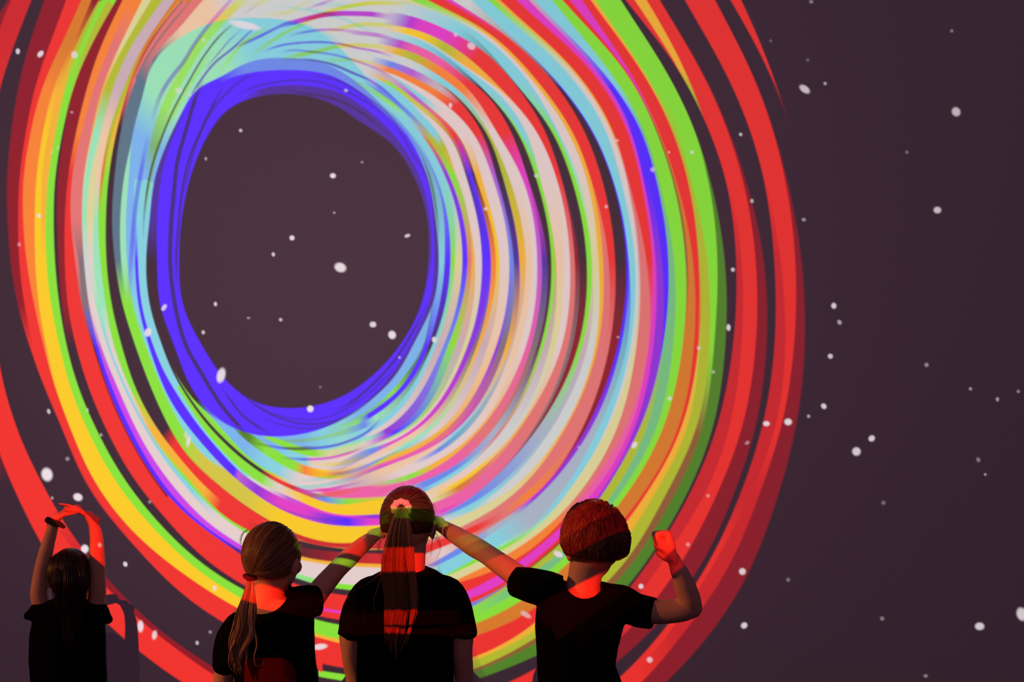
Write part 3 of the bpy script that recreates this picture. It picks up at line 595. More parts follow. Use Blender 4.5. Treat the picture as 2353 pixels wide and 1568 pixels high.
def hand(V, w, d, n, size, curls, thumb=(35, 30, 20), side=1, spread=5, finger_r=.0068, thumb_pts=None):
    """palm and five fingers on wrist w; d along the palm, n out of the palm's inside; side: which side the thumb leaves"""
    d = d.normalized(); n = (n-d*n.dot(d)).normalized(); s = d.cross(n)*side
    L = size; k = L/.155
    palm = L*.50
    base = [(.030, .47), (.011, .50), (-.009, .485), (-.028, .44)]
    fl = [.43, .48, .45, .35]
    # palm
    V.tube([(w-d*.03, .0175*k, .0165*k), (w-d*.01, .0175*k, .0155*k), (w+d*palm*.22, .021*k, .0135*k), (w+d*palm*.5, .027*k, .012*k)], n=16, flat=n)
    for (a, b) in base:
        V.tube([(w+s*a*k*.55+d*L*.02, .0125*k, .010*k), (w+s*a*k*.9+d*palm*.55, .0135*k, .0115*k), (w+s*a*k+d*L*b, .0098*k, .0098*k)], n=12, flat=n, sub=2)
    V.ell(w+d*palm*.5, (.03*k, palm*.48, .0115*k), Matrix((s, d, n)).transposed(), 16)
    V.ell(w+d*palm*.35+s*.022*k+n*.004*k, (.014*k, .026*k, .013*k), Matrix((s, d, n)).transposed(), 12)
    for i, (a, b) in enumerate(base):
        p = w+s*a*k+d*L*b
        ang = 0; fr = finger_r*k*(1 if i < 3 else .88)
        sp = math.radians(spread*(1.5-i)*.8)
        dd = (d*math.cos(sp)+s*math.sin(sp)).normalized()
        pts = [(p, fr*1.12)]
        for j, (seg, cu) in enumerate(zip((.45, .31, .24), curls[i])):
            ang += cu; c = math.radians(ang)
            dirv = dd*math.cos(c)+n*math.sin(c)
            p = p+dirv*(fl[i]*L*seg)
            pts.append((p, fr*(1.0-.09*(j+1))))
        for (q0, q1) in zip(pts[:-1], pts[1:]): V.tube([q0, q1], n=12, sub=1)
    p = w+s*.020*k+d*L*.12
    if thumb_pts:
        pts = [(w+s*a*L+d*b*L+n*c*L, r_*k) for (a, b, c), r_ in zip(thumb_pts, (.0125, .0110, .0098, .0088))]
        for (q0, q1) in zip(pts[:-1], pts[1:]): V.tube([q0, q1], n=12, sub=1)
        return
    a0 = math.radians(thumb[0])
    td = (d*math.cos(a0)+s*math.sin(a0)+n*.25).normalized(); pts = [(p, .0115*k)]
    for j, seg in enumerate((.26, .20, .16)):
        c = math.radians(thumb[1] if j == 1 else thumb[2] if j == 2 else 0)
        td = (td*math.cos(c)+(n*.8+d*.35-s*.4).normalized()*math.sin(c)).normalized()
        p = p+td*L*seg; pts.append((p, .0092*k-.0008*j))
    for (q0, q1) in zip(pts[:-1], pts[1:]): V.tube([q0, q1], n=12, sub=1)

def head_frame(face, tilt=0.):
    f = Vector(face).normalized(); r = f.cross(Vector((0, 0, 1))).normalized(); u = r.cross(f)
    if tilt:
        q = Matrix.Rotation(tilt, 3, f); r = q @ r; u = q @ u
    return r, f, u
def head(V, c, face, w, h, tilt=0.):
    """skull with jaw, nose, brows, lips and ears; w half width, h half height"""
    r, f, u = head_frame(face, tilt); R = Matrix((r, f, u)).transposed(); c = Vector(c)
    V.ell(c+u*h*.16-f*w*.10, (w, w*1.22, h*.84), R, 32)
    V.ell(c-u*h*.22+f*w*.28, (w*.80, w*.84, h*.70), R, 28)
    V.ell(c-u*h*.72+f*w*.62, (w*.40, w*.40, h*.22), R, 20)
    V.tube([(c-u*h*.02+f*w*1.08, w*.10), (c-u*h*.26+f*w*1.22, w*.16)], n=12)
    V.ell(c-u*h*.28+f*w*1.24, (w*.16, w*.12, w*.12), R, 12)
    V.ell(c+u*h*.14+f*w*.98, (w*.62, w*.12, h*.09), R, 16)
    V.ell(c-u*h*.50+f*w*1.02, (w*.30, w*.10, h*.07), R, 14)
    for s in (-1, 1):
        V.ell(c+r*s*w*1.0-u*h*.10-f*w*.02, (w*.10, w*.26, h*.26), R @ Matrix.Rotation(-.35*s, 3, 'Z'), 16)
        V.ell(c+r*s*w*.98-u*h*.30+f*w*.04, (w*.09, w*.13, h*.12), R, 12)
        V.ell(c+r*s*w*.50-u*h*.22+f*w*.86, (w*.26, w*.20, h*.20), R, 14)
def face_parts(root, c, face, w, h, tilt=0.):
    r, f, u = head_frame(face, tilt); R = Matrix((r, f, u)).transposed(); c = Vector(c)
    for s in (-1, 1):
        V = Vol(); V.ell(c+r*s*w*.40+u*h*.0+f*w*1.02, (w*.17, w*.10, w*.11), R, 16)
        me = bpy.data.meshes.new('eye'); V.bm.to_mesh(me); e = link('eye', me, M_eye, root)
        V2 = Vol(); V2.ell(c+r*s*w*.40+u*h*.0+f*w*1.105, (w*.065, w*.02, w*.065), R, 14)
        m2 = bpy.data.meshes.new('iris'); V2.bm.to_mesh(m2); i_ = link('iris', m2, M_iris, root); i_.parent = e
        i_.matrix_parent_inverse = Matrix.Translation(-root.location)
        i_.matrix_parent_inverse = (Matrix.Translation(-root.location) if False else Matrix.Identity(4))
    V = Vol(); V.ell(c-u*h*.50+f*w*1.10, (w*.26, w*.045, h*.045), R, 16)
    me = bpy.data.meshes.new('mouth'); V.bm.to_mesh(me); link('mouth', me, M_lip, root)

def strands(name, paths, material, parent, seed=1):
    """paths: list of (list of Vector, root radius, tip radius, tint) -> one mesh of fine tapered strands"""
    vs, fs, tint = [], [], []
    n = 4
    for (pts, r0, r1, tn) in paths:
        L = len(pts); b0 = len(vs); ax = None
        for i, p in enumerate(pts):
            t = (pts[min(i+1, L-1)]-pts[max(i-1, 0)])
            t = t.normalized() if t.length > 1e-9 else Vector((0, 0, 1))
            if ax is None: ax = t.orthogonal().normalized()
            x = (ax-t*ax.dot(t)).normalized(); y = t.cross(x); ax = x
            k = i/(L-1); r = r0*(1-k)+r1*k
            r *= min(1, .35+k*8)
            for j in range(n):
                c = 2*math.pi*j/n; vs.append(p+x*(r*math.cos(c))+y*(r*math.sin(c))); tint.append(tn)
            if i:
                a = b0+(i-1)*n; b = b0+i*n
                for j in range(n): fs.append((a+j, a+(j+1) % n, b+(j+1) % n, b+j))
        fs.append(tuple(b0+(L-1)*n+j for j in range(n)))
    me = bpy.data.meshes.new(name); me.from_pydata([tuple(v) for v in vs], [], fs); me.update()
    at = me.attributes.new('tint', 'FLOAT', 'POINT'); at.data.foreach_set('value', tint)
    return link(name, me, material, parent)
def flat_tint(me, v):
    at = me.attributes.new('tint', 'FLOAT', 'POINT'); at.data.foreach_set('value', [v]*len(me.vertices))
def cr(pts, n):
    "Catmull-Rom resample"
    out = []
    m = len(pts)-1
    for k in range(n):
        f = k/(n-1)*m; i = min(int(f), m-1); t = f-i
        p0 = pts[max(i-1, 0)]; p1 = pts[i]; p2 = pts[i+1]; p3 = pts[min(i+2, m)]
        out.append(.5*((2*p1)+(p2-p0)*t+(2*p0-5*p1+4*p2-p3)*t*t+(3*p1-p0-3*p2+p3)*t**3))
    return out
def tail(rnd, guide, widths, count, mat_, root, r=.0016, depth=.5, jitter=.25, name='ponytail', n=26, short=.35, curl=0.):
    """hair hanging along a guide line: guide Vectors, half widths at the guide points"""
    G = cr(guide, n); Wd = [p.x for p in cr([Vector((w, 0, 0)) for w in widths], n)]
    paths = []
    nc = max(1, count//22); clumps = []
    for i in range(nc):
        a = rnd.random()*2*math.pi; q = math.sqrt(rnd.random())*.86
        clumps.append((q*math.cos(a), q*math.sin(a), 1-short*rnd.random()**1.5, rnd.random()*6.28, 1+rnd.random()*1.6, rnd.uniform(-jitter, jitter), rnd.uniform(.12, .9), rnd.uniform(-1, 1)*curl))
    for i in range(count):
        ox, oy, end, ph, fq, drift, tn, cl = clumps[i % nc]
        a = rnd.random()*2*math.pi; q = math.sqrt(rnd.random()); jx, jy = q*math.cos(a), q*math.sin(a)
        fray = rnd.random() < .12
        end = end*(1-.10*rnd.random()) if not fray else end*rnd.uniform(.5, 1)
        m = max(5, int(n*end)); pts = []; d2 = rnd.uniform(-.35, .35)*(2.2 if fray else 1)
        for k in range(m):
            t = k/(n-1); w = Wd[k]; te = min(1, t/end); loose = .30*(1-.65*te**2)
            x = ox*(.75+.35*t)+drift*t+.16*math.sin(ph+fq*t*6.28)*t+jx*loose+d2*.22*t*t; y = oy+jy*loose
            if curl: x += cl*max(0, t-.45)**1.4*3.2*math.sin((t-.4)*13+ph)
            pts.append(G[k]+Vector((x*w, y*w*depth, 0)))
        paths.append((pts, r*(.7+.6*rnd.random()), r*.2, min(1, max(0, tn+rnd.uniform(-.25, .25)))))
    return strands(name, paths, mat_, root)
def scalp_strands(rnd, c, face, w, h, tie, count, mat_, root, lo=-.45, tilt=0., r=.0015, lift=1.07, name='hair', front=.55, core=True):
    """hair combed over the skull to the tie point"""
    R_, F_, U_ = head_frame(face, tilt); R = Matrix((R_, F_, U_)).transposed(); c = Vector(c); cc = c+U_*h*.16-F_*w*.10
    rad = Vector((w, w*1.22, h*.84))
    tl = R.transposed() @ (Vector(tie)-cc); td = Vector((tl.x/rad.x, tl.y/rad.y, tl.z/rad.z)).normalized()
    paths = []
    for i in range(count):
        # start on the hairline: circle around the tie direction, limited by the face and nape
        a = rnd.random()*2*math.pi
        o1 = td.orthogonal().normalized(); o2 = td.cross(o1)
        ang = math.radians(rnd.uniform(70, 140))
        s0 = td*math.cos(ang)+(o1*math.cos(a)+o2*math.sin(a))*math.sin(ang)
        # clip to allowed scalp: not on the face (front, low), not below the nape
        for _ in range(30):
            if (s0.y > front and s0.z < .35) or s0.z < lo or (s0.y > 0 and s0.z < -.05): ang -= .08; s0 = td*math.cos(ang)+(o1*math.cos(a)+o2*math.sin(a))*math.sin(ang)
            else: break
        N = 16; pts = []; lf = lift+rnd.uniform(-.015, .03); wob = rnd.uniform(-.06, .06); ph = rnd.random()*6
        om = max(1e-3, math.acos(max(-1, min(1, s0.dot(td)))))
        sd = s0.cross(td); sd = sd.normalized() if sd.length > 1e-6 else o1
        for k in range(N):
            t = k/(N-1)
            v = (s0*math.sin((1-t)*om)+td*math.sin(t*om))/math.sin(om)
            v = (v+sd*wob*math.sin(math.pi*t)).normalized()
            l = lf*(1-.03*(1-t)**3)
            q = Vector((v.x*rad.x, v.y*rad.y, v.z*rad.z))*l
            pts.append(cc+R @ q)
        paths.append((pts, r*(.7+.6*rnd.random()), r*.8, rnd.random()))
    o = strands(name, paths, mat_, root)
    return o
def hair_cap(c, face, w, h, mat_, root, lo=-.42, tilt=0., scale=1.045, front=.5, name='hair_base', tint=.35):
    R_, F_, U_ = head_frame(face, tilt); R = Matrix((R_, F_, U_)).transposed(); cc = Vector(c)+U_*h*.16-F_*w*.10
    bm = bmesh.new(); bmesh.ops.create_uvsphere(bm, u_segments=64, v_segments=48, radius=1)
    kill = [f for f in bm.faces if (lambda m: (m.y > front and m.z < .4) or m.z < lo-.1*(m.y < 0) or (m.y > .05 and m.z < -.05))(f.calc_center_median())]
    bmesh.ops.delete(bm, geom=kill, context='FACES')
    bmesh.ops.solidify(bm, geom=bm.faces[:], thickness=.03)
    for v in bm.verts: v.co = cc+R @ Vector((v.co.x*w*scale, v.co.y*w*1.22*scale, v.co.z*h*.84*scale))
    me = bpy.data.meshes.new(name); bm.to_mesh(me); bm.free(); flat_tint(me, tint)
    return link(name, me, mat_, root)

def shirt_mesh(V, name, cuts, voxel=.0045, wr=.0022, seed=0, smooth=3):
    """merge, add cloth folds, open the neck: cuts = list of (center, radii) ellipsoids removed"""
    me = V.mesh(name, voxel, smooth)
    bm = bmesh.new(); bm.from_mesh(me)
    def val(co, c, r): return math.sqrt(sum(((co[i]-c[i])/r[i])**2 for i in range(3)))
    for (c, r) in cuts:
        for v in bm.verts: v.tag = val(v.co, c, r) < 1
        bmesh.ops.delete(bm, geom=[f for f in bm.faces if all(v.tag for v in f.verts)], context='FACES')
        for v in bm.verts:
            if v.tag and v.is_boundary or (v.tag):
                k = val(v.co, c, r)
                if k > 1e-4: v.co = Vector(c)+(v.co-Vector(c))/k
    bmesh.ops.delete(bm, geom=[v for v in bm.verts if not v.link_faces], context='VERTS')
    bm.normal_update()
    for v in bm.verts:
        if v.is_boundary: continue
        p = v.co
        q = noise.noise(Vector((p.x*16+seed, p.y*10, p.z*6)))+.5*noise.noise(Vector((p.x*34+p.z*20, p.y*20+seed, p.z*22)))
        v.co = p+v.normal*q*wr
    bm.to_mesh(me); bm.free()
    return me
def legs(root, x0, x1, y, z_hip, shoe=True):
    """trousers and shoes down to the floor, hips from x0 to x1"""
    V = Vol(); w = (x1-x0); c = (x0+x1)/2
    V.rings([(z_hip-.16, c-w*.47, c+w*.47, y, w*.62), (z_hip-.06, c-w*.49, c+w*.49, y, w*.66), (z_hip+.06, c-w*.44, c+w*.44, y, w*.6)])
    for s in (-1, 1):
        hx = c+s*w*.25
        V.tube([(Vector((hx, y, z_hip-.10)), w*.25), (Vector((hx+s*.005, y+.012, z_hip*.52)), w*.19), (Vector((hx+s*.01, y-.01, z_hip*.28)), w*.17), (Vector((hx+s*.012, y, .06)), w*.15)], n=24)
    link('trousers', V.mesh('trousers', .008, 2), M_shirt, root)
    for s in (-1, 1):
        hx = c+s*w*.25+s*.012
        V = Vol(); V.tube([(Vector((hx, y-.035, .045)), .033, .038), (Vector((hx, y+.04, .045)), .035, .036), (Vector((hx+s*.006, y+.12, .034)), .036, .027), (Vector((hx+s*.008, y+.165, .028)), .028, .02)], n=20, flat=(0, 0, 1))
        V.tube([(Vector((hx, y-.005, .05)), .034), (Vector((hx, y-.005, .095)), .032)], n=20)
        sh = link('shoe', V.mesh('shoe', .005, 2), M_shoe, root)
        V = Vol(); V.tube([(Vector((hx, y-.045, .010)), .034, .010), (Vector((hx, y+.06, .010)), .037, .010), (Vector((hx+s*.007, y+.168, .010)), .030, .010)], n=20, flat=(0, 0, 1))
        so = link('sole', V.mesh('sole', .005, 1), M_sole, None); so.parent = sh
def torso_rows(rows, d, depth_fn):
    out = []
    for (py, xl, xr, dep) in rows:
        a = P(xl, py, d); b = P(xr, py, d); out.append((a.z, a.x, b.x, d, dep))
    return out[::-1]

# ---- centre girl: long light-brown ponytail, pink scrunchie, arms down
def centre_girl():
    d = 6.0; rnd = random.Random(3)
    root = empty('person', P(932, 1200, d)*1); root.location.z = 0
    tag(root, 'girl with a pink scrunchie and long straight ponytail, standing in the middle in black T-shirt', 'person')
    hc = P(937, 1206, d); w, h = .071, .102; face = (.12, 1, -.02)
    V = Vol(); head(V, hc, face, w, h)
    # neck, shoulders, torso
    V.tube([(P(944, 1240, d), .044), (P(944, 1285, d), .041), (P(940, 1325, d), .046)], n=24)
    V.rings(torso_rows([(1325, 905, 985, .08), (1345, 860, 1025, .10), (1380, 842, 1042, .12), (1450, 838, 1036, .13), (1568, 842, 1032, .13), (1650, 842, 1032, .14)], d, None))
    for (pts) in ([(850, 1362, .032), (822, 1400, .034), (805, 1455, .031), (806, 1500, .027), (815, 1560, .026), (822, 1640, .022), (826, 1720, .018)],
                  [(1030, 1360, .033), (1050, 1400, .034), (1062, 1455, .032), (1062, 1500, .029), (1066, 1560, .027), (1062, 1640, .023), (1056, 1720, .018)]):
        V.tube([(P(x, y, d+(.0 if i < 4 else .02)), r) for i, (x, y, r) in enumerate(pts)], n=24)
    for (x, s) in ((826, 1), (1056, -1)):
        hand(V, P(x, 1722, d+.02), Vector((.02*s, .12, -1)), Vector((s, .1, 0)), .135, [(14, 18, 12), (16, 20, 14), (20, 22, 14), (24, 24, 16)], side=s, thumb=(32, 18, 12))
    link('body', V.mesh('body', .0042, 3), M_skin, root)
    face_parts(root, hc, face, w, h)
    V = Vol()
    V.rings(torso_rows([(1298, 915, 968, .085), (1310, 880, 1000, .10), (1328, 848, 1028, .125), (1352, 832, 1046, .15), (1400, 826, 1046, .175), (1470, 822, 1044, .18), (1568, 819, 1043, .185), (1660, 814, 1048, .195)], d, None), n=56)
    V.tube([(P(888, 1356, d), .040, .05), (P(846, 1364, d), .044, .052), (P(819, 1400, d), .040, .052), (P(803, 1462, d), .034, .055)], n=32, cap_round=False, flat=(0, 1, 0))
    V.tube([(P(992, 1352, d), .040, .05), (P(1030, 1362, d), .044, .052), (P(1052, 1400, d), .041, .052), (P(1065, 1460, d), .041, .055)], n=32, cap_round=False, flat=(0, 1, 0))
    V.ell(P(811, 1462, d), (.027, .045, .012)); V.ell(P(1069, 1460, d), (.034, .045, .012))
    me = shirt_mesh(V, 'shirt', [(P(941, 1300, d-.005), (.050, .085, .021))], seed=2)
    link('shirt', me, M_shirt, root)
    legs(root, P(838, 0, d).x, P(1030, 0, d).x, d, .74)
    hair_cap(hc, face, w, h, M_cap_brown, root, lo=-.30)
    tie = P(925, 1164, d-.093)
    scalp_strands(rnd, hc, face, w, h, tie, 1100, M_cap_brown, root, lo=-.42, r=.0013)
    # scrunchie: an arch of gathered velvet over the ponytail
    bm = bmesh.new(); rr = .0175; n1, n2 = 48, 14
    tc = tie+Vector((-.003, -.006, -.004)); ring = []
    for i in range(n1):
        a = 2*math.pi*i/n1; fr = 1+.16*math.sin(a*9)
        row = []
        for j in range(n2):
            b = 2*math.pi*j/n2; r_ = .0088*fr
            row.append(bm.verts.new(tc+Vector(((rr+r_*math.cos(b))*math.cos(a)*1.12, -.004+r_*math.sin(b)*1.1+(.012 if math.sin(a) < -.3 else 0)*(-math.sin(a)), (rr+r_*math.cos(b))*math.sin(a)))))
        ring.append(row)
    for i in range(n1):
        for j in range(n2): bm.faces.new((ring[i][j], ring[(i+1) % n1][j], ring[(i+1) % n1][(j+1) % n2], ring[i][(j+1) % n2]))
    me = bpy.data.meshes.new('scrunchie'); bm.to_mesh(me); bm.free()
    s = link('scrunchie', me, M_scrunch, root); s['label'] = 'pink velvet scrunchie'
    dd = d-.115
    tail(rnd, [tie+Vector((0, .012, .0)), P(923, 1172, dd-.005), P(918, 1195, dd-.02), P(914, 1240, dd-.02), P(912, 1300, dd-.01), P(915, 1380, dd+.005), P(911, 1440, dd+.01), P(905, 1485, dd+.012), P(907, 1527, dd+.012)],
         [.010, .016, .027, .038, .046, .046, .038, .026, .012], 700, M_hair_brown, root, r=.0015, depth=.4, jitter=.45, short=.5)
    # lock over the left shoulder
    tail(rnd, [P(890, 1290, dd), P(876, 1320, dd+.02), P(845, 1342, dd+.06), P(808, 1362, dd+.085)], [.010, .016, .010, .003], 60, M_hair_brown, root, r=.0011, depth=.3, jitter=.3, name='loose_lock')
    tail(rnd, [P(882, 1310, dd+.02), P(868, 1350, dd+.03), P(858, 1380, dd+.03), P(863, 1405, dd+.03)], [.006, .006, .004, .001], 26, M_hair_brown, root, r=.0011, depth=.3, jitter=.3, name='loose_lock')
    fly = []
    for (a, b, c) in [((880, 1235), (868, 1262), (884, 1285)), ((876, 1240), (872, 1265), (878, 1290)), ((998, 1230), (1012, 1262), (1004, 1285)), ((995, 1235), (990, 1262), (990, 1278)), ((1000, 1222), (1009, 1240), (1012, 1258)), ((985, 1150), (1000, 1165), (1003, 1190)), ((960, 1123), (972, 1128), (985, 1150)), ((870, 1230), (861, 1242), (872, 1262))]:
        NF = 3
        for k in range(3):
            j = lambda: rnd.uniform(-3, 3)
            fly.append((cr([P(a[0]+j(), a[1]+j(), d-.03), P(b[0]+j(), b[1]+j(), d-.03), P(c[0]+j(), c[1]+j(), d-.03)], 12), .0006, .0002, rnd.random()))
    for i in range(0, len(fly), NF): strands('flyaway_lock', fly[i:i+NF], M_hair_brown, root)
centre_girl()

# ---- boy on the right: short auburn hair, right fist raised, left arm stretched behind the centre girl's head
def boy():
    d = 5.45; rnd = random.Random(8)
    root = empty('person', P(1335, 1400, d)*1); root.location.z = 0
    tag(root, 'boy with short auburn hair in a black T-shirt, right arm bent up in a fist', 'person')
    hc = P(1366, 1252, d); w, h = .070, .098; face = (-.35, 1, -.06)
    V = Vol(); head(V, hc, face, w, h)
    V.tube([(P(1352, 1290, d), .046), (P(1342, 1335, d), .043), (P(1338, 1372, d), .052)], n=24)
    V.rings(torso_rows([(1362, 1290, 1400, .085), (1382, 1258, 1425, .11), (1410, 1245, 1425, .13), (1480, 1242, 1408, .13), (1568, 1246, 1408, .13), (1660, 1250, 1410, .14)], d, None))
    # left arm reaching up to the far side of the centre girl's head
    V.tube([(P(1262, 1362, d), .036), (P(1220, 1345, d+.02), .033), (P(1180, 1318, d+.10), .0305), (P(1120, 1275, d+.24), .0275), (P(1090, 1257, d+.31), .0285), (P(1055, 1235, d+.42), .0255), (P(1012, 1208, d+.55), .0185), (P(992, 1196, d+.61), .0165)], n=24)
    hand(V, P(990, 1195, d+.62), Vector((-.8, .45, .1)), Vector((0, 0, -1)), .13, [(15, 20, 12)]*4, side=-1)
    # right arm: out to the elbow, forearm up
    V.tube([(P(1412, 1390, d), .038), (P(1460, 1402, d-.01), .034), (P(1510, 1407, d-.02), .031), (P(1560, 1404, d-.03), .030), (P(1590, 1397, d-.035), .027)], n=24)
    V.tube([(P(1589, 1400, d-.035), .025), (P(1585, 1380, d-.04), .029), (P(1575, 1350, d-.045), .0275), (P(1563, 1318, d-.05), .0225), (P(1552, 1294, d-.05), .0178), (P(1548, 1284, d-.05), .0165)], n=24)
    hand(V, P(1548, 1291, d-.05), Vector((-.24, .10, .95)), Vector((-1, -.10, -.20)), .146, [(72, 98, 66), (78, 100, 66), (80, 100, 64), (80, 98, 60)], side=1, spread=1, finger_r=.0092, thumb_pts=[(.10, .12, .05), (.18, .27, .13), (.16, .31, .19), (.07, .33, .235)])
    V.ell(P(1533, 1277, d-.056), (.017, .017, .016)); V.ell(P(1521, 1270, d-.052), (.016, .018, .014)); V.ell(P(1524, 1252, d-.045), (.023, .026, .018))
    link('body', V.mesh('body', .0038, 3), M_skin, root)
    face_parts(root, hc, face, w, h)
    V = Vol()
    V.rings(torso_rows([(1338, 1296, 1392, .085), (1350, 1270, 1420, .11), (1372, 1246, 1440, .14), (1400, 1232, 1440, .165), (1440, 1229, 1433, .175), (1490, 1232, 1420, .175), (1530, 1234, 1413, .175), (1568, 1236, 1428, .18), (1660, 1236, 1440, .19)], d, None), n=56)
    V.tube([(P(1290, 1360, d), .040, .05), (P(1262, 1356, d), .046, .052), (P(1226, 1347, d), .045, .052), (P(1183, 1337, d+.02), .040, .052)], n=32, cap_round=False, flat=(0, 1, 0))
    V.tube([(P(1390, 1375, d), .040, .05), (P(1430, 1386, d), .044, .052), (P(1462, 1402, d), .042, .05), (P(1503, 1411, d-.01), .040, .05)], n=32, cap_round=False, flat=(0, 1, 0))
    for (x, y, r) in ((1296, 1350, .012), (1268, 1330, .014), (1395, 1354, .010), (1412, 1356, .009), (1430, 1361, .008)): V.ell(P(x, y, d-.02), (r*1.4, .03, r))
    me = shirt_mesh(V, 'shirt', [(P(1342, 1338, d-.03), (.047, .075, .044))], seed=9)
    link('shirt', me, M_shirt, root)
    legs(root, P(1246, 0, d).x, P(1415, 0, d).x, d, .86)
    hair_cap(hc, face, w, h, M_hair_red, root, lo=-.5, scale=1.10, front=.6)
    # short hair: from the crown down in all directions, thick bowl shape
    R_, F_, U_ = head_frame(face); R = Matrix((R_, F_, U_)).transposed(); cc = hc+U_*h*.16-F_*w*.10
    crown = Vector((.28, -.42, .87)).normalized(); paths = []
    for i in range(2600):
        a = rnd.random()*6.283; s_ang = math.acos(1-1.45*rnd.random()); L = rnd.uniform(.35, .75)
        o1 = crown.orthogonal().normalized(); o2 = crown.cross(o1); pts = []
        sw = rnd.uniform(.15, .45)
        for k in range(10):
            t = k/9; an = s_ang*.9+L*t; aa = a+sw*t
            v = crown*math.cos(an)+(o1*math.cos(aa)+o2*math.sin(aa))*math.sin(an)
            zl = -.52+.16*abs(v.x)**1.5
            if v.z < zl: v.z = zl+(v.z-zl)*.10
            if v.y > .72 and v.z < .2: v.z = .2
            lift = 1.10+.10*math.sin(math.pi*min(1, t*1.0))*rnd.uniform(.6, 1.1)+.05*(an > 1.0)
            pts.append(cc+R @ Vector((v.x*w*lift, v.y*w*1.22*lift, v.z*h*.86*lift)))
        paths.append((pts, .0017*rnd.uniform(.7, 1.3), .0005, rnd.random()))
    for i in range(40):   # cowlick
        b = P(1388+rnd.uniform(-7, 7), 1176+rnd.uniform(-3, 3), d-.02+rnd.uniform(-.02, .02))
        paths.append((cr([b, b+Vector((-.002+rnd.uniform(-.004, .004), 0, .012)), b+Vector((rnd.uniform(-.004, .016), 0, .018))], 6), .0014, .0004, rnd.random()))
    strands('hair', paths, M_hair_red, root)
boy()

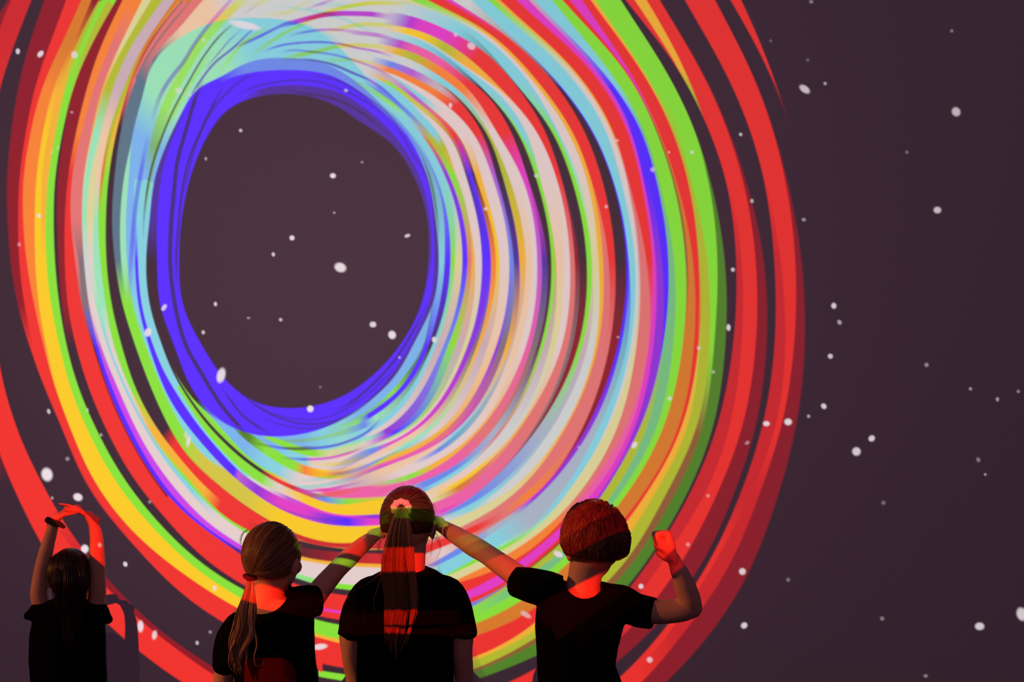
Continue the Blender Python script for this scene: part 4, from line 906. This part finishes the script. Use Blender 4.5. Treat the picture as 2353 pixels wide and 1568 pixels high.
# ---- blond girl: low ponytail, right arm stretched to the far side of the centre girl's head
def blond_girl():
    d = 5.8; rnd = random.Random(5)
    root = empty('person', P(630, 1400, d)*1); root.location.z = 0
    tag(root, 'blond girl with a low wavy ponytail and a red patch on her black T-shirt', 'person')
    hc = P(628, 1286, d); w, h = .069, .096; face = (.55, 1, -.05)
    V = Vol(); head(V, hc, face, w, h)
    V.tube([(P(622, 1320, d), .044), (P(618, 1360, d), .043), (P(612, 1400, d), .055)], n=24)
    V.rings(torso_rows([(1375, 580, 680, .085), (1395, 556, 700, .11), (1430, 545, 705, .125), (1500, 548, 708, .13), (1568, 556, 712, .13), (1650, 560, 712, .14)], d, None))
    V.tube([(P(688, 1392, d), .036), (P(712, 1386, d+.01), .033), (P(738, 1352, d+.05), .030), (P(776, 1308, d+.12), .0265), (P(800, 1284, d+.17), .027), (P(830, 1256, d+.25), .0235), (P(862, 1231, d+.34), .0175), (P(874, 1224, d+.38), .016)], n=24)
    hand(V, P(876, 1222, d+.39), Vector((.8, .45, .15)), Vector((0, 0, -1)), .13, [(15, 20, 12)]*4, side=1)
    V.tube([(P(562, 1420, d), .034), (P(536, 1450, d), .033), (P(520, 1510, d), .030), (P(514, 1556, d), .027), (P(512, 1610, d+.01), .026), (P(516, 1690, d+.03), .018)], n=24)
    hand(V, P(517, 1694, d+.03), Vector((.02, .12, -1)), Vector((1, .1, 0)), .135, [(14, 18, 12), (16, 20, 14), (20, 22, 14), (24, 24, 16)], side=1, thumb=(32, 18, 12))
    link('body', V.mesh('body', .0040, 3), M_skin, root)
    face_parts(root, hc, face, w, h)
    V = Vol()
    V.rings(torso_rows([(1352, 640, 676, .08), (1372, 598, 700, .10), (1398, 556, 716, .13), (1430, 534, 722, .16), (1470, 534, 722, .175), (1520, 536, 724, .175), (1568, 540, 732, .18), (1660, 540, 736, .19)], d, None), n=56)
    V.tube([(P(668, 1390, d), .040, .05), (P(690, 1384, d), .044, .052), (P(712, 1382, d+.01), .043, .052), (P(731, 1380, d+.02), .041, .052)], n=32, cap_round=False, flat=(0, 1, 0))
    V.tube([(P(708, 1352, d), .010, .03), (P(722, 1380, d), .020, .045), (P(731, 1408, d), .011, .04)], n=20)
    V.tube([(P(580, 1420, d), .040, .05), (P(552, 1440, d), .043, .052), (P(528, 1478, d), .042, .052), (P(520, 1536, d), .040, .052)], n=32, cap_round=False, flat=(0, 1, 0))
    V.ell(P(516, 1536, d), (.032, .045, .020))
    V.ell(P(662, 1362, d-.02), (.03, .04, .018), Matrix.Rotation(.5, 3, 'Y'))
    me = shirt_mesh(V, 'shirt', [(P(600, 1358, d-.05), (.072, .095, .062))], seed=5)
    sh = link('shirt', me, M_shirt, root)
    # red patch printed on the back of the shirt: a thin raised copy of the cloth inside a rounded outline
    bm = bmesh.new(); bm.from_mesh(me); bm.normal_update()
    cx = P(628, 0, d).x; hw = .069; ztop = P(0, 1501, d).z; zb = ztop-.30; rc = .05
    def inside(p):
        dx = abs(p.x-cx); 
        if dx > hw or p.z > ztop or p.z < zb: return False
        if p.z > ztop-rc and dx > hw-rc and p.x > cx: return (dx-(hw-rc))**2+(p.z-(ztop-rc))**2 < rc*rc
        if p.z > ztop-.018 and dx > hw-.018: return (dx-(hw-.018))**2+(p.z-(ztop-.018))**2 < .018**2
        return True
    bmesh.ops.delete(bm, geom=[f for f in bm.faces if f.normal.y > -.15 or not inside(f.calc_center_median())], context='FACES')
    def sd(x, z):
        r = rc if (x > cx and z > ztop-.1) else .018
        dx = abs(x-cx)-(hw-r); dz = abs(z-(ztop+zb)/2)-((ztop-zb)/2-r)
        return math.hypot(max(dx, 0), max(dz, 0))+min(max(dx, dz), 0)-r
    for v in bm.verts: v.co += v.normal*.0022
    for v in bm.verts:
        if not v.is_boundary or v.co.z < zb+.02: continue
        for _ in range(4):
            e = .0005; s0 = sd(v.co.x, v.co.z); g = Vector(((sd(v.co.x+e, v.co.z)-s0)/e, 0, (sd(v.co.x, v.co.z+e)-s0)/e))
            if g.length > 1e-6: v.co -= g.normalized()*s0
    m2 = bpy.data.meshes.new('back_patch'); bm.to_mesh(m2); bm.free()
    pt = link('back_patch', m2, M_print, None); pt.parent = sh; pt['label'] = 'red patch on the back'
    legs(root, P(548, 0, d).x, P(722, 0, d).x, d, .80)
    hair_cap(hc, face, w, h, M_cap_blond, root, lo=-.45)
    tie = P(574, 1327, d-.085)
    scalp_strands(rnd, hc, face, w, h, tie, 1200, M_cap_blond, root, lo=-.62, r=.0014, lift=1.08)
    V = Vol(); V.tube([(tie+Vector((-.012, -.004, .004)), .007), (tie+Vector((0, -.014, -.001)), .008), (tie+Vector((.014, -.004, -.002)), .007)], n=16, sub=3)
    V.tube([(tie+Vector((-.010, .006, .003)), .006), (tie+Vector((.012, .006, -.002)), .006)], n=16)
    link('hair_tie', V.mesh('hair_tie', .0018, 1), M_tie, root)
    dd = d-.10
    tail(rnd, [tie+Vector((0, .004, 0)), P(575, 1342, dd), P(572, 1370, dd-.01), P(566, 1410, dd-.01), P(560, 1450, dd-.005), P(552, 1490, dd), P(546, 1530, dd), P(545, 1556, dd)],
         [.009, .012, .024, .036, .036, .030, .018, .006], 480, M_hair_blond, root, r=.0017, depth=.4, jitter=.35, short=.3, curl=.9)
    tail(rnd, [P(585, 1440, dd-.01), P(592, 1480, dd-.012), P(586, 1510, dd-.015), P(590, 1530, dd-.015), P(602, 1530, dd-.015), P(607, 1517, dd-.015)], [.006, .006, .005, .004, .003, .001], 34, M_hair_blond, root, r=.0014, depth=.5, jitter=.3, name='curled_lock', short=.1)
    tail(rnd, [P(552, 1450, dd-.01), P(530, 1490, dd-.012), P(524, 1520, dd-.012), P(532, 1542, dd-.012), P(545, 1540, dd-.012)], [.006, .006, .005, .004, .002], 40, M_hair_blond, root, r=.0014, depth=.5, jitter=.3, name='curled_lock', short=.1)
    fly = []
    for (a, b, c) in [((572, 1216), (556, 1228), (552, 1250)), ((562, 1222), (552, 1240), (556, 1262)), ((683, 1270), (690, 1290), (686, 1320)), ((680, 1262), (688, 1285), (688, 1310))]:
        NF = 4
        for k in range(4):
            j = lambda: rnd.uniform(-3, 3)
            fly.append((cr([P(a[0]+j(), a[1]+j(), d-.02), P(b[0]+j(), b[1]+j(), d-.02), P(c[0]+j(), c[1]+j(), d-.02)], 12), .0006, .0002, rnd.random()))
    for i in range(0, len(fly), NF): strands('flyaway_lock', fly[i:i+NF], M_hair_blond, root)
blond_girl()

# ---- small child on the left: both arms raised, hands joined overhead, long dark hair
def small_child():
    d = 6.55; rnd = random.Random(11)
    root = empty('person', P(160, 1450, d)*1); root.location.z = 0
    tag(root, 'small child with long dark hair, both arms raised and hands joined overhead', 'person')
    hc = P(162, 1326, d); w, h = .060, .084; face = (-.08, 1, .05)
    V = Vol(); head(V, hc, face, w, h)
    V.tube([(P(160, 1360, d), .036), (P(158, 1410, d), .036)], n=20)
    V.rings(torso_rows([(1392, 128, 192, .075), (1412, 98, 222, .095), (1450, 84, 228, .11), (1568, 86, 226, .12), (1640, 86, 226, .13)], d, None))
    V.tube([(P(104, 1418, d), .029), (P(90, 1372, d), .0275), (P(94, 1320, d), .0235), (P(104, 1275, d), .0225), (P(115, 1235, d), .0190), (P(125, 1203, d), .0150), (P(131, 1190, d), .0145)], n=22)
    V.tube([(P(212, 1420, d), .029), (P(223, 1372, d), .0275), (P(224, 1320, d), .0245), (P(223, 1275, d), .0235), (P(221, 1232, d), .0205), (P(214, 1203, d), .0165), (P(205, 1186, d), .0155)], n=22)
    hand(V, P(131, 1190, d), Vector((.80, -.02, .60)), Vector((.5, .3, -.75)), .088, [(20, 18, 10), (14, 16, 8), (12, 14, 8), (12, 14, 8)], side=-1, thumb=(18, 15, 10), spread=2, finger_r=.0072)
    hand(V, P(204, 1185, d+.004), Vector((-.86, .02, .42)), Vector((-.4, -.3, -.8)), .098, [(6, 10, 6), (5, 9, 6), (4, 8, 6), (4, 8, 6)], side=1, thumb=(16, 10, 8), spread=2, finger_r=.0072)
    link('body', V.mesh('body', .0036, 3), M_skin, root)
    face_parts(root, hc, face, w, h)
    V = Vol()
    V.rings(torso_rows([(1374, 125, 190, .08), (1388, 98, 216, .10), (1404, 84, 232, .12), (1430, 74, 240, .135), (1465, 68, 243, .145), (1520, 68, 243, .145), (1568, 72, 246, .15), (1640, 74, 248, .16)], d, None), n=48)
    V.tube([(P(120, 1405, d), .034, .045), (P(90, 1408, d), .036, .046), (P(66, 1415, d), .014, .04)], n=24, flat=(0, 1, 0))
    V.tube([(P(198, 1405, d), .034, .045), (P(226, 1410, d), .036, .046), (P(249, 1425, d), .013, .04)], n=24, flat=(0, 1, 0))
    me = shirt_mesh(V, 'shirt', [(P(160, 1372, d-.01), (.040, .06, .020))], seed=3, wr=.0016)
    link('shirt', me, M_shirt, root)
    legs(root, P(90, 0, d).x, P(222, 0, d).x, d, .69)
    hair_cap(hc, face, w, h, M_hair_dark, root, lo=-.5, scale=1.08)
    scalp_strands(rnd, hc, face, w, h, hc+Vector((0, -.03, -.10)), 700, M_hair_dark, root, lo=-.9, r=.0015, lift=1.12)
    dd = d-.075
    tail(rnd, [P(162, 1290, dd+.02), P(161, 1330, dd-.02), P(160, 1380, dd-.015), P(160, 1420, dd), P(162, 1460, dd), P(160, 1505, dd)], [.045, .058, .054, .040, .026, .008], 420, M_hair_dark, root, r=.0017, depth=.35, jitter=.2, name='long_hair')
    # cord bracelet with a knot
    V = Vol(); c = P(126, 1202, d)
    for (a, b) in (((107, 1197), (121, 1205)), ((121, 1205), (134, 1207)), ((134, 1206), (146, 1211)), ((110, 1192), (124, 1199)), ((124, 1199), (137, 1203))):
        V.tube([(P(a[0], a[1], d-.02), .0062), (P(b[0], b[1], d-.02), .0062)], n=12)
        V.tube([(P(a[0]+3, a[1], d+.017), .005), (P(b[0]-3, b[1], d+.017), .005)], n=12)
    V.tube([(P(108, 1196, d-.02), .006), (P(107, 1195, d), .006), (P(111, 1196, d+.017), .006)], n=12)
    V.tube([(P(140, 1207, d-.02), .006), (P(142, 1206, d), .006), (P(136, 1204, d+.017), .006)], n=12)
    link('bracelet', V.mesh('bracelet', .002, 1), M_brace, root)
small_child()
